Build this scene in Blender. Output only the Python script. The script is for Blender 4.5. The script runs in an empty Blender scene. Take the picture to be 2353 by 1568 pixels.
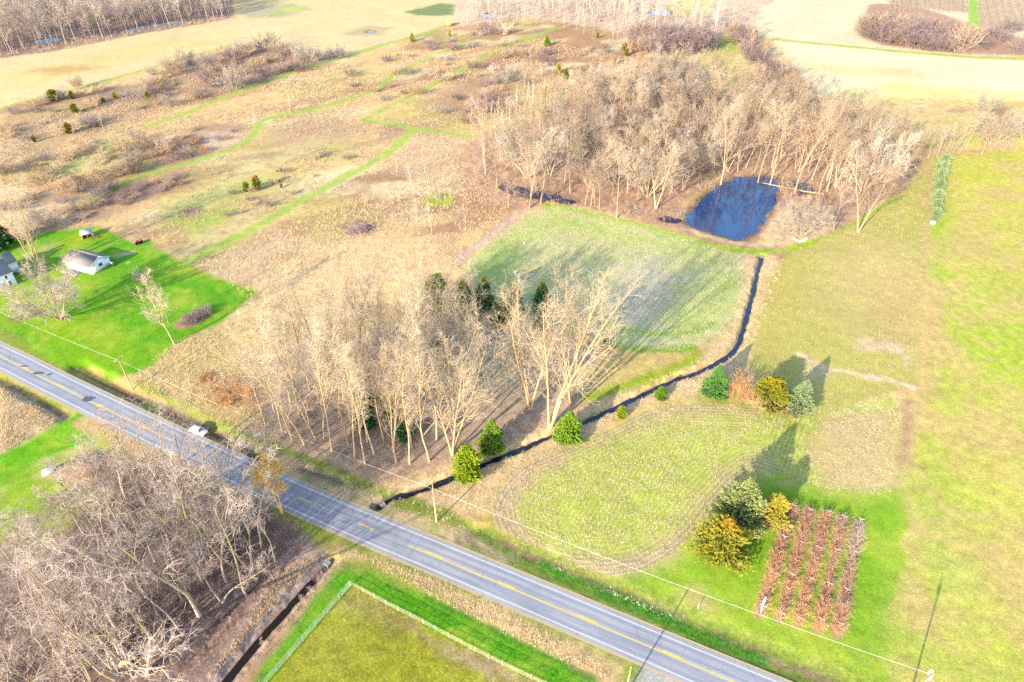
import bpy, math, random
import numpy as np
from mathutils import Vector, Matrix

# ------------------------------------------------------------------ basics
H = 111.0                        # camera height in metres
FPX, CX, CY, PITCH = 1569.0, 1176.5, 784.0, math.radians(37.9)
SUN_EL, SUN_AZ = 21.0, 216.5     # sun low behind the camera, to the left
GAIN = 2.4
rng = np.random.default_rng(7)
random.seed(7)
scene = bpy.context.scene
COL = scene.collection

def g(x, y, z=0.0):
    """survey point -> ground coordinates in metres (x right, y away)"""
    dx = (x - CX) / FPX; dy = (CY - y) / FPX
    c, s = math.cos(PITCH), math.sin(PITCH)
    t = (H - z) / (s - dy * c)
    return (dx * t, (c + dy * s) * t)

def G(pts):
    return np.array([g(*p) for p in pts])

def lin(c):
    c = np.asarray(c, float) / 255.0
    return np.where(c <= .04045, c / 12.92, ((c + .055) / 1.055) ** 2.4)

TINT = np.array([1.0, .96, .90])
def A(*c):
    return np.clip(lin(c) / GAIN / TINT, 0.004, .62)

# ------------------------------------------------------------------ noise
def _hash(ix, iy, seed):
    h = (ix.astype(np.int64) * 374761393 + iy.astype(np.int64) * 668265263 + seed * 1442695041) & 0xffffffff
    h = ((h ^ (h >> 13)) * 1274126177) & 0xffffffff
    return ((h ^ (h >> 16)) & 0xffff) / 65535.0

def vnoise(x, y, seed=0):
    ix, iy = np.floor(x), np.floor(y)
    fx, fy = x - ix, y - iy
    fx = fx * fx * (3 - 2 * fx); fy = fy * fy * (3 - 2 * fy)
    a = _hash(ix, iy, seed); b = _hash(ix + 1, iy, seed)
    c = _hash(ix, iy + 1, seed); d = _hash(ix + 1, iy + 1, seed)
    return (a + (b - a) * fx) * (1 - fy) + (c + (d - c) * fx) * fy

def fbm(x, y, scale, seed=0, octs=4):
    s = 0; amp = .5; tot = 0
    for o in range(octs):
        s = s + amp * vnoise(x * scale + 17.3 * o, y * scale - 9.1 * o, seed + o)
        tot += amp; amp *= .5; scale *= 2.03
    return s / tot

def sdist(poly, X, Y):
    """signed distance to a closed polygon, negative inside"""
    d = np.full(X.shape, 1e18); ins = np.zeros(X.shape, bool)
    n = len(poly)
    for i in range(n):
        ax, ay = poly[i]; bx, by = poly[(i + 1) % n]
        ex, ey = bx - ax, by - ay
        wx, wy = X - ax, Y - ay
        t = np.clip((wx * ex + wy * ey) / (ex * ex + ey * ey + 1e-12), 0, 1)
        d = np.minimum(d, (wx - ex * t) ** 2 + (wy - ey * t) ** 2)
        c = ((ay > Y) != (by > Y)) & (X < ex * (Y - ay) / (ey if abs(ey) > 1e-9 else 1e-9) + ax)
        ins ^= c
    d = np.sqrt(d)
    return np.where(ins, -d, d)

def ldist(line, X, Y):
    d = np.full(X.shape, 1e18)
    for i in range(len(line) - 1):
        ax, ay = line[i]; bx, by = line[i + 1]
        ex, ey = bx - ax, by - ay
        wx, wy = X - ax, Y - ay
        t = np.clip((wx * ex + wy * ey) / (ex * ex + ey * ey + 1e-12), 0, 1)
        d = np.minimum(d, (wx - ex * t) ** 2 + (wy - ey * t) ** 2)
    return np.sqrt(d)

def smooth(a, b, v):
    t = np.clip((v - a) / (b - a), 0, 1)
    return t * t * (3 - 2 * t)

def chaikin(p, n=2, closed=False):
    p = np.asarray(p, float)
    for _ in range(n):
        if closed:
            q = np.roll(p, -1, 0)
            p = np.stack([.75 * p + .25 * q, .25 * p + .75 * q], 1).reshape(-1, 2)
        else:
            a, b = p[:-1], p[1:]
            m = np.stack([.75 * a + .25 * b, .25 * a + .75 * b], 1).reshape(-1, 2)
            p = np.vstack([p[:1], m, p[-1:]])
    return p

# ------------------------------------------------------------------ meshes
def mesh(name, V, faces, mats=(), attrs=None, smooth_shade=False, fmat=None, colors=None):
    """faces: list of integer arrays (n,3) or (n,4)"""
    me = bpy.data.meshes.new(name)
    V = np.asarray(V, np.float32)
    me.vertices.add(len(V)); me.vertices.foreach_set('co', V.ravel())
    faces = [np.asarray(f, np.int32) for f in faces if len(f)]
    li = np.concatenate([f.ravel() for f in faces])
    cnt = np.concatenate([np.full(len(f), f.shape[1], np.int32) for f in faces])
    st = np.concatenate([[0], np.cumsum(cnt)[:-1]]).astype(np.int32)
    me.loops.add(len(li)); me.loops.foreach_set('vertex_index', li)
    me.polygons.add(len(cnt)); me.polygons.foreach_set('loop_start', st)
    if fmat is not None: me.polygons.foreach_set('material_index', np.asarray(fmat, np.int32))
    if smooth_shade: me.polygons.foreach_set('use_smooth', np.ones(len(cnt), bool))
    for m in mats: me.materials.append(m)
    for k, v in (attrs or {}).items():
        a = me.attributes.new(k, 'FLOAT', 'POINT'); a.data.foreach_set('value', np.asarray(v, np.float32))
    for k, v in (colors or {}).items():
        a = me.attributes.new(k, 'FLOAT_COLOR', 'POINT')
        c = np.ones((len(V), 4), np.float32); c[:, :3] = v
        a.data.foreach_set('color', c.ravel())
    me.update(calc_edges=True)
    return me

class MB:
    """gathers simple solids into one mesh"""
    def __init__(s): s.V = []; s.T = []; s.Q = []; s.n = 0
    def add(s, V, Q=(), T=()):
        V = np.asarray(V, float)
        if len(Q): s.Q.append(np.asarray(Q) + s.n)
        if len(T): s.T.append(np.asarray(T) + s.n)
        s.V.append(V); s.n += len(V)
    def box(s, c, size, rz=0, M=None, taper=1.0):
        x, y, z = np.asarray(size, float) / 2
        v = np.array([[a * x * (taper if k > 0 else 1), b * y * (taper if k > 0 else 1), k * z] for k in (-1, 1) for a, b in ((-1, -1), (1, -1), (1, 1), (-1, 1))])
        if rz: 
            cz, sz = math.cos(rz), math.sin(rz); v = v @ np.array([[cz, sz, 0], [-sz, cz, 0], [0, 0, 1]])
        if M is not None: v = v @ np.array(M).T
        s.add(v + np.asarray(c, float), [[3, 2, 1, 0], [4, 5, 6, 7], [0, 1, 5, 4], [1, 2, 6, 5], [2, 3, 7, 6], [3, 0, 4, 7]])
    def tube(s, pts, rad, sides=8, cap=True):
        pts = np.asarray(pts, float); rad = np.broadcast_to(np.asarray(rad, float), (len(pts),))
        V, Q = tubes(pts[None], rad[None], sides)
        if cap:
            n = len(pts); V = np.vstack([V, pts[:1], pts[-1:]]); T = []
            for i in range(sides):
                j = (i + 1) % sides
                T += [[n * sides, j, i], [n * sides + 1, (n - 1) * sides + i, (n - 1) * sides + j]]
            s.add(V, Q, T)
        else: s.add(V, Q)
    def prism(s, prof, p0, u, w, length_vec):
        """closed profile (list of 2-d points in axes u,w at p0) swept along length_vec"""
        prof = np.asarray(prof, float); u = np.asarray(u, float); w = np.asarray(w, float)
        a = np.asarray(p0, float) + prof[:, :1] * u + prof[:, 1:] * w
        b = a + np.asarray(length_vec, float); n = len(a)
        Q = [[i, (i + 1) % n, n + (i + 1) % n, n + i] for i in range(n)]
        c0, c1 = a.mean(0), b.mean(0)
        T = [[2 * n, (i + 1) % n, i] for i in range(n)] + [[2 * n + 1, n + i, n + (i + 1) % n] for i in range(n)]
        s.add(np.vstack([a, b, c0[None], c1[None]]), Q, T)
    def build(s, name, m, parent=None, loc=None, rz=0, smooth_shade=False):
        F = ([np.vstack(s.Q)] if s.Q else []) + ([np.vstack(s.T)] if s.T else [])
        me = mesh(name, np.vstack(s.V), F, [m] if m else [], smooth_shade=smooth_shade)
        o = bpy.data.objects.new(name, me); COL.objects.link(o)
        if parent: o.parent = parent
        if loc is not None: o.location = loc
        o.rotation_euler.z = rz
        return o

def tubes(P, R, sides):
    """P (B,n,3) polylines, R (B,n) radii -> verts, quads"""
    B, n, _ = P.shape
    T = np.empty_like(P)
    T[:, 1:-1] = P[:, 2:] - P[:, :-2] if n > 2 else T[:, 1:-1]
    T[:, 0] = P[:, 1] - P[:, 0]; T[:, -1] = P[:, -1] - P[:, -2]
    T /= np.linalg.norm(T, axis=2, keepdims=True) + 1e-9
    m = T.mean(1); ref = np.where((np.abs(m[:, 2]) < .8)[:, None], [[0, 0, 1.0]], [[1.0, 0, 0]])
    ref = np.broadcast_to(ref[:, None], T.shape)
    U = np.cross(T, ref); U /= np.linalg.norm(U, axis=2, keepdims=True) + 1e-9
    W = np.cross(T, U)
    a = np.arange(sides) * 2 * math.pi / sides
    V = P[:, :, None] + R[:, :, None, None] * (np.cos(a)[:, None] * U[:, :, None] + np.sin(a)[:, None] * W[:, :, None])
    base = (np.arange(B)[:, None, None] * n + np.arange(n - 1)[None, :, None]) * sides
    i = np.arange(sides)[None, None]; j = (i + 1) % sides
    Q = np.stack([base + i, base + sides + i, base + sides + j, base + j], -1).reshape(-1, 4)
    return V.reshape(-1, 3), Q

def tag(o, label=None, cat=None, group=None, kind=None):
    if label: o['label'] = label
    if cat: o['category'] = cat
    if group: o['group'] = group
    if kind: o['kind'] = kind
    return o

def empty(name, loc=(0, 0, 0), rz=0, sc=1, label=None, cat=None, group=None):
    o = bpy.data.objects.new(name, None); COL.objects.link(o)
    o.location = loc; o.rotation_euler.z = rz; o.scale = (sc, sc, sc); o.empty_display_size = .5
    return tag(o, label, cat, group)

def child(name, me, parent):
    o = bpy.data.objects.new(name, me); COL.objects.link(o); o.parent = parent; return o

# ------------------------------------------------------------------ materials
class NT:
    def __init__(s, name):
        s.m = bpy.data.materials.new(name); s.m.use_nodes = True
        s.t = s.m.node_tree; s.t.nodes.clear()
    def n(s, typ, props=None, **ins):
        nd = s.t.nodes.new(typ)
        for k, v in (props or {}).items(): setattr(nd, k, v)
        for k, v in ins.items():
            k2 = int(k[1:]) if k[0] == '_' and k[1:].isdigit() else k.replace('_', ' ')
            sock = nd.inputs[k2]
            if isinstance(v, bpy.types.NodeSocket): s.t.links.new(v, sock)
            else: sock.default_value = v
        return nd
    def math(s, op, a, b=0.0, c=None, clamp=False):
        ins = {'_0': a, '_1': b}
        if c is not None: ins['_2'] = c
        return s.n('ShaderNodeMath', {'operation': op, 'use_clamp': clamp}, **ins).outputs[0]
    def noise(s, vec, scale, detail=3.0, rough=.6, dist=0.0):
        return s.n('ShaderNodeTexNoise', None, Vector=vec, Scale=scale, Detail=detail, Roughness=rough, Distortion=dist).outputs['Fac']
    def rng(s, v, a, b, c, d):
        return s.n('ShaderNodeMapRange', None, Value=v, From_Min=a, From_Max=b, To_Min=c, To_Max=d).outputs[0]
    def mix(s, f, a, b, mode='MIX'):
        nd = s.n('ShaderNodeMix', {'data_type': 'RGBA', 'blend_type': mode})
        for k, v in ((0, f), (6, a), (7, b)):
            sock = nd.inputs[k]
            if isinstance(v, bpy.types.NodeSocket): s.t.links.new(v, sock)
            else: sock.default_value = v if k == 0 else (tuple(v) + (1,))[:4]
        return nd.outputs[2]
    def scale(s, col, f):
        nd = s.n('ShaderNodeVectorMath', {'operation': 'SCALE'}, _0=col)
        if isinstance(f, bpy.types.NodeSocket): s.t.links.new(f, nd.inputs['Scale'])
        else: nd.inputs['Scale'].default_value = f
        return nd.outputs[0]
    def out(s, col, rough=.9, spec=.15, metal=0.0, normal=None, **kw):
        ins = dict(Base_Color=col, Roughness=rough, Metallic=metal, **kw)
        b = s.n('ShaderNodeBsdfPrincipled', None, **ins)
        b.inputs['Specular IOR Level'].default_value = spec
        if normal is not None: s.t.links.new(normal, b.inputs['Normal'])
        o = s.n('ShaderNodeOutputMaterial'); s.t.links.new(b.outputs[0], o.inputs[0])
        return s.m

def c4(c): return (float(c[0]), float(c[1]), float(c[2]), 1.0)

def plain(name, col, rough=.7, spec=.3, var=.18, scale=1.5, metal=0.0):
    t = NT(name); p = t.n('ShaderNodeNewGeometry').outputs['Position']
    f = t.rng(t.noise(p, scale, 4), .3, .7, 1 - var, 1 + var)
    f2 = t.rng(t.noise(p, scale * 7, 2), .3, .7, 1 - var * .5, 1 + var * .5)
    return t.out(t.scale(c4(col)[:3], t.math('MULTIPLY', f, f2)), rough, spec, metal)

def ground_mat(name, fine=.35, mid=.18, fleck=None, fl_amt=.5, rows=None, mott=None, bump=.4):
    """earth/grass surface: colour from the land-cover attribute broken up by noise"""
    t = NT(name)
    P = t.n('ShaderNodeNewGeometry').outputs['Position']
    col = t.n('ShaderNodeAttribute', {'attribute_name': 'cover'}).outputs['Color']
    f1 = t.noise(P, 2.2, 5, .75); f2 = t.noise(P, .45, 4, .65); f3 = t.noise(P, .07, 3, .6)
    v = t.math('MULTIPLY', t.rng(f1, .25, .75, 1 - fine, 1 + fine), t.rng(f2, .25, .75, 1 - mid, 1 + mid))
    v = t.math('MULTIPLY', v, t.rng(f3, .25, .75, .93, 1.07))
    if mott is not None:      # larger blotches of another plant
        k = t.rng(t.noise(P, mott[1], 5, .7, .4), mott[2], mott[2] + .14, 0, mott[3])
        if rows is not None and rows[3]:
            k = t.math('MULTIPLY', k, t.rng(t.n('ShaderNodeAttribute', {'attribute_name': 'edge'}).outputs['Fac'], 3, 9, 0, 1))
        col = t.mix(k, col, tuple(mott[0]))
    if fleck is not None:
        k = t.rng(t.noise(P, 1.6, 4, .8), .5, .62, 0, fl_amt)
        col = t.mix(k, col, tuple(fleck))
    hgt = f1
    if rows is not None:
        ang, sp, amp, conc, rcol = rows
        d = t.n('ShaderNodeVectorMath', {'operation': 'DOT_PRODUCT'}, _0=P, _1=(math.cos(ang), math.sin(ang), 0)).outputs['Value']
        if conc:
            e = t.n('ShaderNodeAttribute', {'attribute_name': 'edge'}).outputs['Fac']
            d = t.mix_f(t.math('LESS_THAN', e, conc), d, e)
        w = t.math('MULTIPLY_ADD', f2, 1.2, t.math('MULTIPLY', d, 2 * math.pi / sp))
        sn = t.math('SINE', w)
        k = t.math('MULTIPLY', t.rng(sn, -.2, .8, 0, amp), t.rng(t.noise(P, .9, 4, .75), .3, .62, 0, 1))
        col = t.mix(k, col, tuple(rcol))
        if conc:      # turning rows round the edge of the field: mostly bare straw
            ej = t.math('MULTIPLY_ADD', t.noise(P, .13, 4, .7), 9.0, t.math('SUBTRACT', e, 4.5))
            k = t.math('MULTIPLY', t.rng(ej, 1.5, 6, .8, 0), t.rng(t.noise(P, .7, 5, .8), .35, .6, .15, 1))
            col = t.mix(k, col, t.mix(t.rng(sn, -.6, .8, 0, 1), tuple(A(196, 158, 122)), tuple(A(226, 194, 156))))
    b = t.n('ShaderNodeBump', None, Strength=bump, Distance=.25, Height=hgt).outputs[0]
    return t.out(t.scale(col, v), .95, .05, normal=b)
def _mix_f(s, f, a, b):
    nd = s.n('ShaderNodeMix', {'data_type': 'FLOAT'}, _0=f, _2=a, _3=b); return nd.outputs[0]
NT.mix_f = _mix_f

def bark_mat(name, c1, c2, lichen=None, lamt=.6, per=.25):
    t = NT(name)
    P = t.n('ShaderNodeTexCoord').outputs['Object']
    r = t.n('ShaderNodeObjectInfo').outputs['Random']
    k = t.noise(P, .8, 4, .7)
    col = t.mix(t.rng(k, .35, .65, 0, 1), tuple(c1), tuple(c2))
    if lichen is not None:
        l = t.rng(t.noise(P, .22, 3, .6), .5, .6, 0, lamt)
        col = t.mix(l, col, tuple(lichen))
    return t.out(t.scale(col, t.rng(r, 0, 1, 1 - per, 1 + per)), .9, .1)

def leaf_mat(name, c1, c2, top=None, per=.15, low=None):
    """needles: tone attribute varies from spray to spray; top = other colour at the tip of the tree"""
    t = NT(name)
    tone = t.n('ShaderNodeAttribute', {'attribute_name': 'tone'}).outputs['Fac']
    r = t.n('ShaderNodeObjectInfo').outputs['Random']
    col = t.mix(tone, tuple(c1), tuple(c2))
    if top is not None or low is not None:
        z = t.n('ShaderNodeSeparateXYZ', None, Vector=t.n('ShaderNodeTexCoord').outputs['Generated']).outputs[2]
        z = t.math('MULTIPLY_ADD', tone, .2, z)
        if top is not None: col = t.mix(t.rng(z, .86, 1.08, 0, .9), col, tuple(top))
        if low is not None: col = t.mix(t.rng(z, .15, .5, .9, 0), col, tuple(low))
    return t.out(t.scale(col, t.rng(r, 0, 1, 1 - per, 1 + per)), .85, .15)

def tone_mat(name, cols, rough=.95, per=0.0):
    t = NT(name)
    tone = t.n('ShaderNodeAttribute', {'attribute_name': 'tone'}).outputs['Fac']
    rp = t.n('ShaderNodeValToRGB', None, Fac=tone); e = rp.color_ramp.elements
    while len(e) < len(cols): e.new(.5)
    for i, c in enumerate(cols): e[i].position = i / (len(cols) - 1); e[i].color = c4(c)
    col = rp.outputs[0]
    if per:
        r = t.n('ShaderNodeObjectInfo').outputs['Random']; col = t.scale(col, t.rng(r, 0, 1, 1 - per, 1 + per))
    return t.out(col, rough, .05)

# ------------------------------------------------------------------ land survey (outlines of everything on the ground)
ROAD_U = [(-700, 500), (-350, 640), (0, 791), (183, 883), (480, 1022), (784, 1157), (1118, 1292), (1568, 1479), (1800, 1574), (2300, 1775)]
ru = chaikin(G(ROAD_U), 2)
def offset_line(l, d):
    t = np.gradient(l, axis=0); t /= np.linalg.norm(t, axis=1, keepdims=True)
    return l + d * np.stack([t[:, 1], -t[:, 0]], 1)
RW = 5.65                                     # between the white edge lines
ROADC = offset_line(ru, RW / 2)
STREAM = chaikin(G([(868, 1160), (884, 1150), (905, 1137), (940, 1129), (975, 1120), (1005, 1106), (1050, 1090), (1100, 1068), (1140, 1050), (1200, 1026), (1260, 1001), (1300, 983), (1345, 965), (1400, 940), (1450, 917), (1500, 890), (1550, 870), (1600, 852), (1640, 835), (1680, 812), (1700, 785), (1712, 745), (1722, 705), (1735, 660), (1742, 620), (1752, 588)]), 1)
DITCHES = [  # (line, half width, depth)
    (chaikin(G([(180, 843), (215, 862), (250, 880), (300, 905), (350, 925), (400, 945), (480, 985), (560, 1030), (600, 1052)])), 1.6, .9),
    (chaikin(G([(1080, 1225), (1150, 1250), (1230, 1285), (1330, 1325), (1430, 1368), (1530, 1408), (1640, 1455), (1760, 1505), (1900, 1562), (2100, 1640)])), 1.8, .42),
    (chaikin(G([(752, 1293), (735, 1310), (690, 1360), (640, 1415), (590, 1470), (545, 1525), (500, 1580), (430, 1660)])), 1.3, 1.1),
    (chaikin(G([(625, 1305), (590, 1335), (550, 1372), (500, 1430), (460, 1480), (400, 1550), (340, 1620)])), .9, .7),
    (chaikin(G([(690, 1262), (660, 1300), (610, 1350), (560, 1400), (470, 1500)])), .5, .3),
    (chaikin(G([(-60, 850), (0, 872), (60, 900), (110, 928), (148, 955)])), 1.5, .8),
    (chaikin(G([(700, 1077), (740, 1090), (785, 1106)])), .9, .7),
]
POND = chaikin(G([(1562, 508), (1585, 485), (1612, 455), (1642, 428), (1668, 415), (1705, 404), (1765, 404), (1790, 412), (1792, 430), (1785, 455), (1768, 492), (1745, 522), (1725, 545), (1700, 552), (1655, 541), (1600, 524)]), 2, True)
WATERS = [('pond', POND),
    ('marsh_water', chaikin(G([(1145, 420), (1165, 414), (1200, 430), (1250, 438), (1300, 453), (1335, 463), (1312, 467), (1260, 457), (1200, 450), (1160, 438)]), 2, True)),
    ('marsh_water', chaikin(G([(1515, 500), (1540, 497), (1562, 501), (1560, 509), (1530, 507)]), 2, True)),
    ('marsh_water', chaikin(G([(1800, 412), (1840, 412), (1880, 438), (1850, 448), (1815, 440)]), 2, True)),
    ('flood_water', chaikin(G([(265, 76), (300, 64), (350, 56), (410, 46), (430, 48), (380, 58), (330, 66), (290, 78)]), 1, True)),
    ('flood_water', chaikin(G([(70, 98), (95, 88), (130, 86), (150, 90), (110, 98)]), 1, True)),
    ('far_pond', chaikin(G([(1478, 36), (1492, 30), (1500, 22), (1512, 24), (1518, 12), (1528, 14), (1533, 24), (1545, 30), (1530, 37), (1505, 34)]), 1, True)),
    ('far_pond', chaikin(G([(1100, 38), (1125, 28), (1150, 30), (1130, 40)]), 2, True)),
    ('puddle', chaikin(G([(838, 73), (850, 69), (862, 71), (855, 76)]), 2, True))]

def ground_z(X, Y):
    X = np.asarray(X, float); Y = np.asarray(Y, float)
    z = .5 * (fbm(X, Y, .03, 50, 3) - .5) + .16 * (fbm(X, Y, .35, 60, 3) - .5)
    z = z * smooth(3.2, 8, ldist(ROADC, X, Y))
    # a small crossfall into every ditch and the stream bed
    def carve(line, hw, dep, z):
        lo, hi = line.min(0) - 6, line.max(0) + 6
        m = (X > lo[0]) & (X < hi[0]) & (Y > lo[1]) & (Y < hi[1])
        if m.any():
            d = ldist(line, X[m], Y[m]) + 1.1 * (fbm(X[m], Y[m], .6, 70, 3) - .5)
            z[m] -= dep * (1 - smooth(hw * .35, hw * 2.0, d))
        return z
    z = np.array(z, float, ndmin=1); X = np.atleast_1d(X); Y = np.atleast_1d(Y)
    z = carve(STREAM, .8, 1.25, z)
    for l, hw, dep in DITCHES: z = carve(l, hw, dep, z)
    for nm, p in WATERS:
        lo, hi = p.min(0) - 8, p.max(0) + 8
        m = (X > lo[0]) & (X < hi[0]) & (Y > lo[1]) & (Y < hi[1])
        if m.any():
            d = sdist(p, X[m], Y[m]) + 4.0 * (fbm(X[m], Y[m], .3, 80, 4) - .5)
            z[m] = z[m] * smooth(-1, 5, d) - .75 * (1 - smooth(-2.5, 2.0, d))
    return z

def gz(x, y): return float(ground_z(np.array([x]), np.array([y]))[0])
def at(px, py, dz=0.0):
    x, y = g(px, py); return (x, y, gz(x, y) + dz)

# land cover: (shape, points, colour of the sunlit surface, softness m, jitter m, region)
TAN, PALE, PURP, MGRN = (252, 208, 142), (255, 228, 176), (190, 142, 108), (216, 206, 112)
PATHG, VERGE, LITTER = (180, 202, 88), (150, 162, 66), (184, 148, 136)
BANK = (242, 206, 150)
REG = ['meadow', 'lawn', 'stubble_field', 'stubble_field', 'stubble_field', 'hay_field', 'pasture', 'woodland_floor', 'grass_path', 'verge', 'paddock_grass', 'orchard_rows']
LOWER_F = G([(1128, 1160), (1135, 1195), (1150, 1230), (1200, 1282), (1250, 1305), (1300, 1320), (1400, 1328), (1480, 1314), (1540, 1280), (1600, 1222), (1640, 1165), (1690, 1110), (1740, 1075), (1830, 1110), (1900, 1125), (2010, 1138), (2052, 1132), (2062, 1010), (2075, 950), (2050, 900), (1880, 960), (1790, 945), (1700, 932), (1560, 928), (1480, 945), (1400, 985), (1290, 1035), (1200, 1072), (1160, 1110)])
CENTER_F = G([(1062, 615), (1100, 580), (1160, 532), (1215, 494), (1265, 473), (1320, 478), (1420, 505), (1500, 525), (1600, 556), (1660, 574), (1698, 592), (1706, 625), (1700, 670), (1685, 720), (1650, 768), (1600, 797), (1540, 808), (1470, 806), (1400, 795), (1300, 760), (1200, 720), (1100, 700)])
RIGHT_F = G([(1785, 605), (1762, 690), (1738, 760), (1728, 835), (1760, 900), (1800, 930), (1880, 960), (2050, 905), (2105, 885), (2118, 680), (2122, 560), (2128, 395), (2110, 400), (2050, 470), (1960, 520), (1870, 562), (1815, 580)])
F = []
def poly(p, c, s=1.0, j=1.5, r=None, raw=False, a=1.0): F.append(('p', p if raw else G(p), c, s, j, r, a))
def line(p, w, c, s=1.0, j=.8, r=None, a=1.0): F.append(('l', chaikin(G(p)), c, s, j, r, a, w))

# --- far fields and woods
poly([(-900, 470), (0, 250), (60, 232), (200, 198), (300, 168), (400, 140), (480, 116), (560, 104), (640, 112), (784, 132), (900, 96), (1000, 66), (1060, 48), (1060, -30), (500, -40), (540, 40), (450, 55), (280, 84), (130, 114), (0, 132), (-900, 300)], (246, 216, 154), 2, 3, 5)
poly([(0, 215), (200, 165), (420, 110), (560, 92), (400, 90), (150, 140), (0, 170)], (240, 214, 130), 10, 8, a=.6)
poly([(60, 165), (160, 150), (230, 155), (140, 172)], (222, 168, 96), 6, 5, a=.8)
poly([(560, 20), (680, 8), (720, 22), (640, 40), (560, 42)], (206, 190, 150), 5, 5)
poly([(610, 36), (640, 28), (660, 27), (640, 34), (620, 39)], (176, 206, 60), 3, 2)
poly([(640, 20), (690, 14), (715, 12), (690, 24), (650, 27)], (206, 214, 90), 5, 2)
poly([(930, 28), (960, 20), (1010, 8), (1050, 12), (1040, 36), (1000, 37), (960, 35)], (130, 150, 90), 3, 4)
poly([(790, 78), (850, 60), (900, 64), (880, 80), (830, 84)], (205, 176, 130), 4, 4, a=.8)
poly([(-900, 300), (0, 134), (130, 116), (280, 86), (450, 57), (540, 41), (525, -60), (-900, -60)], (176, 142, 124), 2, 3, 7)
poly([(193, 48), (215, 30), (235, 26), (232, 44), (205, 56)], (70, 175, 60), 2, 2)
poly([(1050, 62), (1200, 40), (1340, 60), (1520, 90), (1650, 100), (1750, 60), (1790, -40), (1050, -60)], (246, 214, 178), 4, 4, 0)
poly([(1490, 20), (1560, 0), (1640, -20), (1640, 30), (1570, 42)], (252, 226, 150), 5, 3)
poly([(1740, 20), (1800, -10), (2000, -60), (2500, -60), (2500, 120), (2353, 130), (2200, 128), (1950, 107), (1780, 90), (1720, 80)], (254, 230, 182), 3, 3, 5)  # far field whitened: distant glare is put into its colour
poly([(1770, 92), (1950, 110), (2200, 132), (2353, 138), (2700, 150), (2700, 300), (2353, 232), (2200, 232), (2050, 225), (1960, 235), (1880, 215), (1830, 160)], (255, 236, 186), 3, 3, 5)  # cream again includes the painted glare and haze
poly([(1830, 140), (1950, 150), (2100, 160), (2150, 180), (1980, 175), (1860, 165)], (252, 222, 150), 8, 6, a=.7)
poly([(1880, 215), (2050, 190), (2353, 215), (2353, 245), (2100, 235), (1960, 250)], (250, 228, 130), 8, 6, a=.7)
poly([(1960, 70), (2000, 10), (2100, 10), (2240, 60), (2353, 90), (2353, 128), (2220, 124), (2020, 104)], (214, 170, 130), 3, 3, 7)
poly([(2040, -40), (2040, 8), (2220, 30), (2225, -40)], (214, 190, 140), 2, 2, 11)
poly([(2245, -40), (2245, 65), (2500, 80), (2500, -40)], (226, 196, 150), 2, 2, 11)
line([(2230, -60), (2234, 0), (2240, 70)], 3.5, (176, 212, 90), 2, 1, 8)
line([(1770, 91), (1950, 108), (2200, 130), (2353, 136), (2600, 146)], 1.6, (186, 206, 70), 1, .6, 8)
# --- meadow patches
poly([(0, 258), (150, 228), (350, 185), (420, 190), (350, 260), (200, 330), (0, 390)], (212, 176, 128), 8, 9)
poly([(190, 228), (240, 200), (330, 192), (330, 225), (230, 245)], (168, 140, 122), 5, 5, a=.8)
poly([(400, 150), (560, 110), (780, 130), (760, 142), (560, 200), (440, 225)], (206, 166, 134), 6, 6)
poly([(20, 398), (150, 350), (260, 315), (330, 330), (310, 380), (180, 400), (60, 410)], (212, 204, 124), 6, 7)
poly([(0, 300), (60, 335), (10, 360)], (240, 208, 160), 5, 5, a=.8)
poly([(360, 330), (480, 285), (590, 285), (560, 325), (440, 370), (380, 385)], (196, 152, 124), 7, 8, a=.85)
poly([(455, 305), (560, 300), (580, 310), (540, 335), (450, 360)], (244, 208, 168), 5, 5)
poly([(170, 475), (330, 420), (430, 395), (420, 430), (260, 480), (200, 500)], (172, 136, 120), 6, 7, a=.9)
poly([(360, 480), (450, 445), (560, 410), (640, 400), (600, 440), (500, 470), (420, 500)], (206, 202, 118), 6, 6)
poly([(365, 500), (430, 480), (560, 470), (540, 510), (440, 545), (400, 530)], (168, 196, 84), 5, 6, a=.7)
poly([(410, 488), (450, 478), (470, 485), (430, 500)], (150, 115, 115), 3, 3)
poly([(380, 590), (470, 545), (560, 480), (640, 450), (650, 470), (540, 535), (430, 595)], (226, 204, 140), 4, 5)
poly([(610, 300), (720, 270), (850, 285), (800, 330), (680, 345), (610, 330)], (214, 172, 136), 8, 8, a=.8)
poly([(690, 330), (760, 315), (840, 345), (760, 380), (690, 370)], (212, 202, 120), 8, 8, a=.6)
poly([(950, 300), (1060, 320), (1070, 400), (1000, 430), (900, 400), (880, 370)], (240, 204, 158), 6, 6, a=.7)
poly([(970, 455), (1010, 440), (1040, 445), (1040, 470), (985, 472)], (186, 200, 60), 3, 4)
poly([(850, 280), (940, 225), (1050, 215), (1100, 240), (1080, 300), (960, 285)], (218, 206, 110), 7, 6, a=.6)
poly([(960, 240), (1060, 180), (1200, 190), (1180, 260), (1060, 275)], (196, 150, 122), 8, 8, a=.75)
poly([(560, 640), (700, 560), (830, 530), (1000, 560), (1050, 620), (900, 650), (760, 700), (640, 730)], (252, 210, 152), 8, 8)
poly([(780, 520), (830, 505), (870, 515), (850, 540), (800, 545)], (170, 130, 110), 3, 3)
poly([(450, 600), (560, 560), (640, 530), (700, 560), (620, 620), (540, 655)], (232, 196, 150), 6, 6)
poly([(1060, 610), (1100, 570), (1200, 495), (1215, 480), (1190, 478), (1100, 545), (1030, 605)], (226, 186, 150), 2, 2)
line([(1060, 598), (1110, 555), (1160, 515), (1215, 480)], 1.4, (236, 200, 174), .8, .6)
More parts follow.
